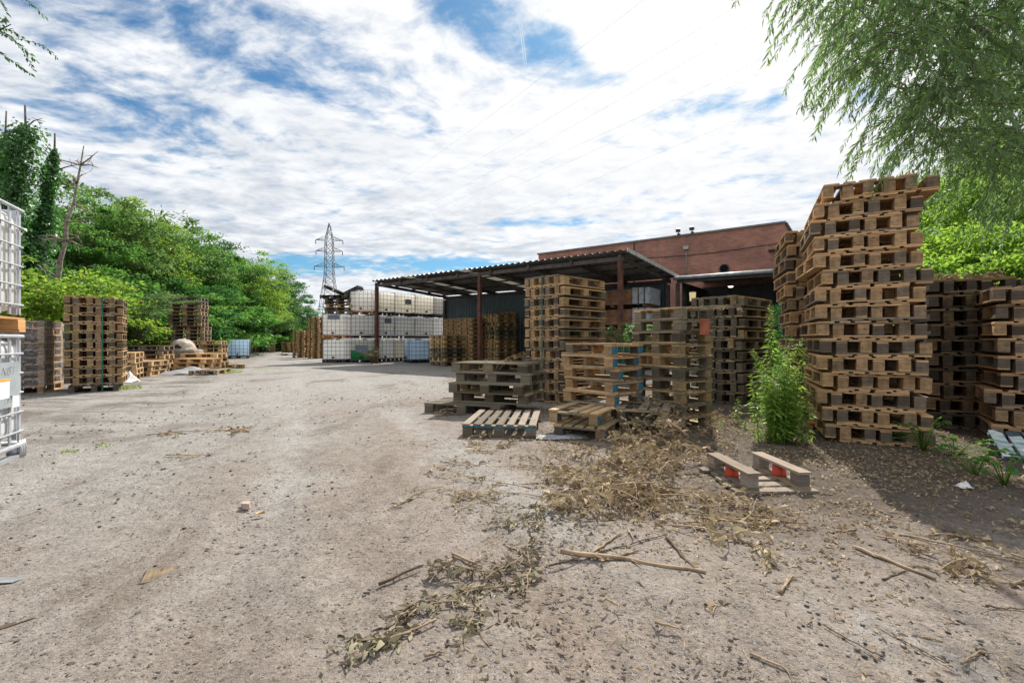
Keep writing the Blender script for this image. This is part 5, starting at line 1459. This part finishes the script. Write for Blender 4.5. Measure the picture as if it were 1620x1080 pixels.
# grey-green dried trail
GT = 'dried grey-green leafy twigs of the trail'
for i, (u, v, az, L) in enumerate([(872, 800, -2.2, .42), (850, 850, -2.0, .4), (830, 880, -2.4, .35), (805, 905, -2.6, .36), (770, 930, -2.5, .35), (730, 955, -2.8, .35), (690, 985, -2.6, .3), (650, 1005, -2.9, .25), (840, 900, -1.6, .25), (760, 960, -2.0, .28), (860, 830, -2.6, .3), (815, 930, -2.9, .25)]):
    dry_branch('dried grey-green leafy twig in the trail from the brush heap', gp(u, v), az+rng.uniform(-.3, .3), L, 400+i, GT, .10, 230, GREYLEAF, leafL=.052, r=.005, nt=6)
for i, (u, v, L) in enumerate([(700, 772, .5), (745, 760, .5), (800, 770, .55), (760, 740, .5), (850, 745, .6), (900, 735, .6), (820, 720, .4), (790, 800, .5), (860, 790, .6), (920, 790, .5), (735, 715, .3), (880, 760, .5), (940, 770, .5), (960, 800, .5), (760, 770, .5), (880, 705, .4), (905, 775, .5), (840, 775, .5)]):
    dry_branch('flat dry leafy twig between the lone pallet and the brush heap', gp(u, v), rng.uniform(0, 6.28), L, 430+i, 'flat twigs left of the brush heap', .08, 80, leafL=.05, r=.004, mat=DRYLEAF if i % 3 else GREYLEAF)
for i, (u, v, L) in enumerate([(700, 648, .5), (722, 636, .5), (770, 628, .5), (790, 690, .35), (820, 698, .35), (845, 630, .5), (690, 660, .4), (900, 700, .5), (760, 700, .3)]):
    dry_branch('dry leafy twig around the lone slatted pallet', gp(u, v), rng.uniform(0, 6.28), L, 460+i, 'twigs around the lone slatted pallet', .25, 90, leafL=.075, r=.006)
for i, (u, v, L) in enumerate([(1355, 842, .28), (1470, 850, .3), (1530, 888, .3), (1560, 895, .3), (1500, 870, .3), (1380, 850, .25), (1600, 880, .3)]):
    dry_branch('small dry leafy twig on the shaded leaf litter at right', gp(u, v), rng.uniform(0, 6.28), L, 480+i, 'twigs on the leaf litter', .15, 130, leafL=.055, r=.005)
q = gp(232, 690); dry_branch('dry straw-coloured brush lying alone on the left of the yard', q, .4, 1.0, 500, None, .06, 90, leafL=.09, r=.006, nt=14)
q = gp(262, 722); dry_branch('little dark dry twig on the left of the yard', q, .2, .35, 501, None, .06, 60, leafL=.06, r=.006)
q = gp(1128, 978); dry_branch('pale curled dry leaves by the dark stain in the foreground', q, 1.2, .16, 502, None, .1, 110, leafL=.06, r=.003)
for i, (dx, dy) in enumerate([(-.1, 0), (.15, .1), (.3, -.1)]):
    dry_branch('dry straw lying on top of the low grey stack', Vector((-.25+dx, 6.75+dy, .149+4*.1497)), rng.uniform(0, 6), .35, 510+i, 'straws on the low grey stack', .7, 6, leafL=.04, r=.004, nt=3)
for i in range(7):
    c_ = S2TOP; dry_branch('dead leafy twig piled on top of the dark stack', Vector((c_[0]+rng.uniform(-.3, .3), c_[1]+rng.uniform(-.45, .3), c_[2]+.01)), rng.uniform(0, 6.28), .5, 520+i, 'dead twigs on the dark stack', .35, 200, leafL=.075, r=.006)
c_ = cpos(1076, 5.75, 60, .8, .6)
for i in range(4):
    dry_branch('dry twig draped on top of the mossy half pallet stack', Vector((c_[0]+rng.uniform(-.1, .4), c_[1]+rng.uniform(-.3, .2), 1.51)), rng.uniform(-1, 1), .45, 530+i, 'twigs on the mossy stack', .1, 60, leafL=.06, r=.005)
# brick wedged in the mossy stack
qb = at(1112, 5.85); thing('brick', 'red brick standing in a gap of the mossy half pallet stack', 'brick', bx_mesh('brick', (.10, .06, .2), (m_simple('red_clay_brick', (.36, .12, .07), .9, bump=.4),), jit=.004), (qb[0], qb[1]-.05, 1.16+.1), (0, 0, R(20)))
qb = gp(1288, 676); thing('brick', 'broken orange brick on the ground behind the bright weeds', 'brick', bx_mesh('brick', (.2, .1, .07), (m_simple('orange_clay_brick', (.42, .14, .06), .9, bump=.4),), jit=.006), (qb.x, qb.y, .035), (0, 0, .5))

# sticks
def stick(label, p, q, r, mat, seed, group=None, knots=2):
    gr = random.Random(seed); a, c = gp(*p), gp(*q); n = 8; pts = []
    d = c-a; sd = Vector((-d.y, d.x, 0)).normalized()
    wob = [gr.uniform(-1, 1) for _ in range(n+1)]
    for i in range(n+1):
        t = i/n; pts.append(d*t+sd*wob[i]*d.length*.012*math.sin(math.pi*t)*2+Vector((0, 0, r*.9+.004+gr.uniform(0, .006))))
    b = MB(); b.tube(pts, [r*(1-.45*i/n)*gr.uniform(.9, 1.1) for i in range(n+1)], 7)
    for k in range(knots):
        i = gr.randint(2, n-1); s = pts[i]; b.tube([s, s+sd*gr.choice((-1, 1))*r*gr.uniform(2, 7)+d.normalized()*r*4+Vector((0, 0, r))], [r*.45, r*.2], 5)
    thing('stick', label, 'stick', b.build('stick', [mat]), (a.x, a.y, 0), None, group)
SG = 'sticks lying on the ground'
for i, (p, q, r, m, lab) in enumerate([
    ((887, 877), (1117, 910), .014, STICKM, 'longest pale stick lying across the foreground'), ((932, 882), (983, 846), .009, STICKM, 'pale stick crossing under the longest one'),
    ((868, 898), (1056, 847), .005, DSTICK, 'long thin dark stick crossing under the longest pale one'), ((975, 885), (1009, 874), .008, STICKM, 'short stub beside the crossed sticks'),
    ((993, 838), (1002, 856), .006, STICKM, 'tiny upright-lying chip above the crossed sticks'), ((1054, 852), (1112, 918), .008, DSTICK, 'dark forked stick joining the brush heap to the pale stick'),
    ((716, 879), (761, 899), .008, STICKM, 'short brown stick left of the leaf trail'), ((600, 928), (669, 898), .009, DSTICK, 'dark stick left of the trail end'), ((685, 900), (715, 892), .006, STICKM, 'thin twig between the dark stick and the trail'),
    ((958, 950), (981, 962), .005, STICKM, 'small chip below the longest stick'), ((1036, 989), (1078, 998), .006, STICKM, 'short pale stick near the dark stain'), ((744, 987), (782, 1037), .0035, DSTICK, 'thin bent dark twig below the trail'),
    ((1235, 941), (1254, 915), .007, STICKM, 'short thick stick right of the dark stain'), ((1187, 1038), (1254, 1068), .005, STICKM, 'pale stick close to the bottom edge'),
    ((1350, 869), (1480, 921), .011, STICKM, 'long straight stick on the right of the foreground'), ((1397, 921), (1447, 900), .006, DSTICK, 'short stick crossing the long straight one'), ((1400, 843), (1622, 890), .006, STICKM, 'very long thin stick along the shadow edge'),
    ((1521, 1056), (1551, 1033), .005, STICKM, 'short stick at the bottom right'), ((1454, 1011), (1492, 1018), .004, STICKM, 'thin twig above the bottom right stick'), ((1385, 994), (1508, 1060), .0028, DSTICK, 'hair-thin dark twig at the bottom right'),
    ((1600, 929), (1624, 920), .009, STICKM, 'cut stick end at the right frame edge'), ((1303, 992), (1386, 1040), .0028, DSTICK, 'hair-thin twig right of the bottom edge stick'), ((284, 730), (312, 719), .006, STICKM, 'single pale stick on the left of the yard'),
    ((1560, 962), (1622, 968), .004, DSTICK, 'dark thin twig at the right edge'), ((880, 1010), (893, 1030), .003, STICKM, 'yellowish straw near the bottom centre'), ((672, 1043), (700, 1034), .006, STICKM, 'yellow straw below the trail end'), ((1440, 880), (1475, 890), .005, DSTICK, 'short dark stick on the shaded litter')]):
    stick(lab, p, q, r, m, 600+i, SG)
# flat scraps
def scrap(label, u, v, sx, sy, h, rot, mat, name='board_scrap'):
    q = gp(u, v); b = MB(); b.box((0, 0, h/2), (sx, sy, h), jit=.006)
    o = thing(name, label, 'scrap', b.build(name, [mat]), (q.x, q.y, 0), rot); o.color = (1.1, 1.08, 1.0, .75)
scrap('flat pale board scrap lying in the left foreground', 250, 912, .11, .12, .012, (.04, .03, .5), WOOD)
scrap('flat grey slate-like scrap at the left frame edge', 10, 918, .10, .05, .010, (0, .03, .2), m_simple('grey_slate', (.2, .21, .22), .7, bump=.2), 'slate_scrap')
scrap('small pinkish stone beside the reddish earth patch', 389, 802, .045, .04, .03, (.1, .1, .4), m_simple('pink_stone', (.42, .33, .28), .9, bump=.4), 'stone')
scrap('dark rotten board half sunk at the left bottom edge', 20, 990, .12, .03, .012, (.05, 0, .75), DSTICK)
scrap('small board scrap beside the reddish earth patch', 410, 812, .05, .03, .012, (0, 0, .9), WOOD)
# litter scatter
def scatter_leaves(name, n, fn, L0, L1, mat, seed, lift=.008):
    g = np.random.default_rng(seed); P = fn(g, n); n = len(P)
    a = g.uniform(0, 6.283, n); A = np.stack([np.cos(a), np.sin(a), g.uniform(-.1, .25, n)], 1); N = np.stack([g.normal(size=n)*.45, g.normal(size=n)*.45, np.ones(n)], 1)
    L = g.uniform(L0, L1, n)
    C = np.stack([P[:, 0], P[:, 1], np.full(n, lift)+g.uniform(0, .012, n)], 1)
    v, f = curled(C, A, N, L, L*g.uniform(.18, .45, n), g); v[:, 2] = np.maximum(v[:, 2], .004)
    setting(name, np_mesh(name, v, f, [mat]), 'stuff', label='dry leaf and twig litter on the ground', cat='leaf litter')
def area(xs, ys, dens):
    def fn(g, n):
        x = g.uniform(*xs, n*4); y = g.uniform(*ys, n*4); k = g.uniform(0, 1, n*4) < dens(x, y); return np.stack([x[k], y[k]], 1)[:n]
    return fn
def sst(a, b, x): t = np.clip((x-a)/(b-a), 0, 1); return t*t*(3-2*t)
dn1 = lambda x, y: (.22+.8*sst(.35, .7, vnoise(x*2.3, y*2.3, 5)))*sst(.1, 1.6, x+.5*(vnoise(x*1.5, y*1.5, 8)-.5)+.25*(y-3))*sst(1.9, 3.2, y+.8*(vnoise(x, y, 3)-.5))
scatter_leaves('fallen_leaves', 19000, area((-.3, 5.6), (2.0, 7.5), dn1), .016, .052, DRYLEAF, 71)
dn2 = lambda x, y: sst(.5, .75, vnoise(x*3.1, y*3.1, 15))*np.exp(-((x-.15-.28*(y-2.9))/.45)**2)
scatter_leaves('fallen_leaves', 1500, area((-1.0, 1.6), (1.5, 4.6), dn2), .02, .05, GREYLEAF, 72)
dn3 = lambda x, y: .15+.6*sst(.45, .8, vnoise(x*2, y*2, 25))
scatter_leaves('fallen_leaves', 1300, area((-.2, 2.6), (1.4, 3.2), dn3), .012, .04, DRYLEAF, 73, .005)
dn4 = lambda x, y: sst(.55, .8, vnoise(x*1.2, y*1.2, 35))*.8
scatter_leaves('fallen_leaves', 900, area((-6, 1), (4, 11), dn4), .02, .06, GREYLEAF, 74)
# splinters: thin chips of wood
def splinters():
    g = np.random.default_rng(81); n = 900
    y = 1.35+2.6*g.uniform(0, 1, n)**1.6; x = g.uniform(-.1, 1.1, n)*y*1.05
    a = g.uniform(0, 6.283, n); L = g.uniform(.012, .075, n)*(.6+.4*g.uniform(0, 1, n)); W = g.uniform(.0015, .004, n)
    C = np.stack([x, y, np.full(n, .006)], 1); A = np.stack([np.cos(a), np.sin(a), g.uniform(-.04, .06, n)], 1)
    v, f = leaves(C, A, np.tile([0, 0, 1.0], (n, 1)), L, W, .5, .0)
    setting('wood_splinters_litter', np_mesh('wood_splinters_litter', v, f, [STICKM]), 'stuff', label='thin wood splinters strewn over the foreground', cat='litter')
splinters()
def gravel():
    g = np.random.default_rng(91); n = 17000
    y = 1.3+11*g.uniform(0, 1, n)**2.2; x = g.uniform(-1.15, 1.15, n)*y
    keep = vnoise(x*1.4, y*1.4, 44)+.2*g.uniform(-1, 1, n) > .47; x, y = x[keep], y[keep]; n = len(x)
    s = (.0020+.0085*g.uniform(0, 1, n)**5)*(.75+.16*np.clip(y, 0, 8))
    base = np.array([[1, 0, 0], [-1, 0, 0], [0, 1, 0], [0, -1, 0], [0, 0, .75], [0, 0, -.6], [.68, .68, .3], [-.68, .68, .3], [.68, -.68, .3], [-.68, -.68, .3]])
    tris = np.array([[4, 0, 6], [4, 6, 2], [4, 2, 7], [4, 7, 1], [4, 1, 9], [4, 9, 3], [4, 3, 8], [4, 8, 0], [5, 6, 0], [5, 2, 6], [5, 7, 2], [5, 1, 7], [5, 9, 1], [5, 3, 9], [5, 8, 3], [5, 0, 8]])
    a = g.uniform(0, 6.283, n); ca, sa = np.cos(a), np.sin(a)
    B = base[None]*g.uniform(.65, 1.2, (n, 10, 1))*s[:, None, None]*np.array([1.25, .9, .8])
    V = np.stack([B[..., 0]*ca[:, None]-B[..., 1]*sa[:, None]+x[:, None], B[..., 0]*sa[:, None]+B[..., 1]*ca[:, None]+y[:, None], B[..., 2]+(s*.35)[:, None]+.002], -1)
    f = (tris[None]+(np.arange(n)*10)[:, None, None]).reshape(-1, 3)
    m, nt, out = newmat('loose_pebbles'); ge = nt.new('ShaderNodeNewGeometry')
    c = nt.mix(nt.ramp(ge.outputs['Random Per Island'], .45, .95), (.085, .077, .071), (.27, .245, .222)); principled(nt, out, c, .9, spec=.2)
    setting('gravel', np_mesh('gravel', V.reshape(-1, 3), f, [m]), 'stuff', label='loose pebbles strewn over the dusty yard', cat='gravel')
gravel()

# ------------------------------------------------------------------ far-left yard oddments
def bulk_bag():
    import bmesh
    M_ = m_simple('grey_brown_woven_bag', (.235, .195, .165), .9, var=.2, scale=6, bump=.2)
    x, y = at(288, 17.3); o = thing('bulk_bag', 'grey-brown bulk bag with a bulging folded top among the messy piles', 'bag', None, (x, y, 0), (0, 0, R(10)))
    bm = rbox(1.15, .95, .74, .07, 3)
    bmesh.ops.subdivide_edges(bm, edges=bm.edges[:], cuts=2, use_grid_fill=True)
    for v in bm.verts: v.co += Vector((.03*math.sin(v.co.z*9+v.co.y*4), .03*math.sin(v.co.x*8+1), .02*math.sin(v.co.x*5+v.co.y*6))); v.co.z += .38
    me = bpy.data.meshes.new('body'); bm.to_mesh(me); bm.free(); me.materials.append(M_); part('body', me, o)
    g = np.random.default_rng(12); n = 22; X, Y = np.meshgrid(np.linspace(-1, 1, n), np.linspace(-1, 1, n)); rr = np.clip(1-X**2-Y**2, 0, 1)
    Z = .74+.36*np.sqrt(rr)*(.82+.3*vnoise(X*3, Y*3, 4)+.12*vnoise(X*8, Y*8, 5)); idx = np.arange(n*n).reshape(n, n)
    part('folded_top', np_mesh('folded_top', np.stack([X*.42+.02, Y*.36, Z], -1).reshape(-1, 3), np.stack([idx[:-1, :-1], idx[:-1, 1:], idx[1:, 1:], idx[1:, :-1]], -1).reshape(-1, 4), [m_simple('pale_bag_fold', (.40, .35, .30), .9, bump=.3)], smooth=True), o)
    b = MB(); b.disc((.02, -.36, .80), (0, 1, .4), .12, .08, 12); part('spout', b.build('spout', [DARKST]), o)
bulk_bag()
def crumple(label, u, v, sx, sy, h, mat, seed, name='plastic_sheet'):
    g = np.random.default_rng(seed); n = 26; X, Y = np.meshgrid(np.linspace(-1, 1, n), np.linspace(-1, 1, n))
    env = np.clip(1-(X**2+Y**2)*.9, 0, 1)
    Z = h*env*(.35+1.1*vnoise(X*2.2+seed, Y*2.2, seed)+.5*vnoise(X*6, Y*6+seed, seed))+.012
    wob = 1+.25*vnoise(X*2, Y*2, seed+3)
    V = np.stack([X*sx/2*wob, Y*sy/2*wob, Z], -1).reshape(-1, 3); idx = np.arange(n*n).reshape(n, n)
    f = np.stack([idx[:-1, :-1], idx[:-1, 1:], idx[1:, 1:], idx[1:, :-1]], -1).reshape(-1, 4)
    q = gp(u, v); thing(name, label, 'plastic sheet', np_mesh(name, V, f, [mat], smooth=False), (q.x, q.y, 0), .1)
GREYSHEET = m_simple('grey_white_plastic_sheet', (.33, .33, .35), .5, var=.12, scale=3)
WHITESHEET = m_simple('white_crumpled_film', (.68, .66, .65), .4, var=.1, scale=4)
crumple('grey plastic sheet crumpled on the ground before the bulk bag', 300, 591, 1.5, .8, .14, GREYSHEET, 5)
crumple('white film scrap at the right end of the grey sheet', 332, 590, .4, .35, .1, WHITESHEET, 6)
crumple('white film bundled behind the strapped left stack', 203, 604, .35, .5, .16, WHITESHEET, 7)
crumple('white film scrap lying on the shaded litter at right', 1525, 772, .09, .07, .03, WHITESHEET, 8)
crumple('whitish film beside the brush heap and half pallets', 890, 692, .5, .25, .02, GREYSHEET, 9)
def red_sheets():
    M_ = m_simple('dull_red_sheet', (.19, .035, .03), .6, .1, .25, 2)
    x, y = at(352, 31); b = MB()
    b.box((0, 0, .65), (1.5, .9, 1.25)); b.box((-.2, 0, 1.62), (2.3, 1.2, .05), (0, .05, 0)); b.box((.5, 0, 1.40), (2.5, 1.3, .05), (0, .03, 0)); b.box((.2, 0, 1.3), (2.0, 1.1, .06))
    thing('red_sheet_pile', 'dull red metal sheets piled behind the chest-high stack', 'sheets', b.build('red_sheet_pile', [M_]), (x, y, 0), R(6))
red_sheets()
x, y = at(459, 33); b = MB(); b.box((0, 0, .12), (1.3, .8, .05)); b.box((-.4, 0, .05), (.2, .7, .09)); b.box((.4, 0, .05), (.2, .7, .09))
thing('white_slab', 'low white slab before the far hedge stack', 'slab', b.build('white_slab', [m_simple('white_board', (.62, .62, .6), .7)]), (x, y, 0))
# stretch film around the wrapped stack
def wrap():
    a = R(-30); x, y = at(69, 9.7); Lx, Ly = -math.cos(a), math.sin(a); Rx, Ry = math.sin(a), math.cos(a)
    c = Vector((x+Lx*.4+Rx*.6, y+Ly*.4+Ry*.6, 0)); rot = Matrix.Rotation(-a, 3, 'Z')
    g = np.random.default_rng(95); b = MB(); hx, hy = .425, .625; m = 60; rows = 26; per = []
    for k in range(m):
        s = k/m*4; i = int(s); t = s-i; cs = [(-hx, -hy), (hx, -hy), (hx, hy), (-hx, hy), (-hx, -hy)]
        per.append(Vector((cs[i][0]*(1-t)+cs[i+1][0]*t, cs[i][1]*(1-t)+cs[i+1][1]*t, 0)))
    grid = [[rot @ (per[k]*(1+.018*g.uniform(-1, 1)))+c+Vector((0, 0, .12+1.36*j/rows+.012*g.uniform(-1, 1))) for k in range(m)] for j in range(rows+1)]
    for j in range(rows):
        for k in range(m): b.face([grid[j][k], grid[j][(k+1) % m], grid[j+1][(k+1) % m], grid[j+1][k]])
    thing('stretch_film', 'clear stretch film wound round the stack behind the near tank', 'film', b.build('stretch_film', [m_film('clear_stretch_film', (.62, .62, .64), .22)]))
    b = MB()
    for (dx, z, w, h) in ((-.2, 1.33, .16, .09), (.1, .98, .18, .1)): b.box(rot @ Vector((dx, -hy-.02, 0))+c+Vector((0, 0, z)), (w, .004, h), rot)
    # two paper tags
    for k, (dx, z, w, h) in enumerate(((-.2, 1.33, .16, .09), (.1, .98, .18, .1))):
        b = MB(); b.box((0, 0, 0), (w, .004, h)); thing('paper_tag', ('upper' if k == 0 else 'lower')+' pale paper tag on the film wrapped stack', 'tag', b.build('paper_tag', [m_simple('pale_tag_paper', (.55, .57, .6), .6)]), tuple(rot @ Vector((-hx-.025, dx, 0))+c+Vector((0, 0, z))), (0, 0, -a+math.pi/2), 'paper tags on the wrapped stack')
wrap()

# ------------------------------------------------------------------ camera and output
cam = bpy.data.cameras.new('camera'); cam.sensor_width = 36; cam.lens = F/1620*36; cam.clip_start = .05; cam.clip_end = 3000
cam.shift_y = -(540-HZ)/1620
co = bpy.data.objects.new('camera', cam); COL.objects.link(co); co.location = (0, 0, CAMH); co.rotation_euler = (R(90), 0, 0)
scene.camera = co
scene.view_settings.view_transform = 'Standard'; scene.view_settings.look = 'None'; scene.view_settings.gamma = 1; scene.view_settings.exposure = .48
scene.cycles.use_denoising = True
scene.cycles.max_bounces = 6; scene.cycles.diffuse_bounces = 4; scene.cycles.transmission_bounces = 5; scene.cycles.transparent_max_bounces = 8
scene.cycles.sample_clamp_indirect = 8
dup = {k: v for k, v in LABELS.items() if len(v) > 1 and len(set(g for _, g in v)) > 1 or (len(v) > 1 and v[0][1] is None)}
print('PALLETS', N_PAL[0], 'DUP', list(dup)[:10])
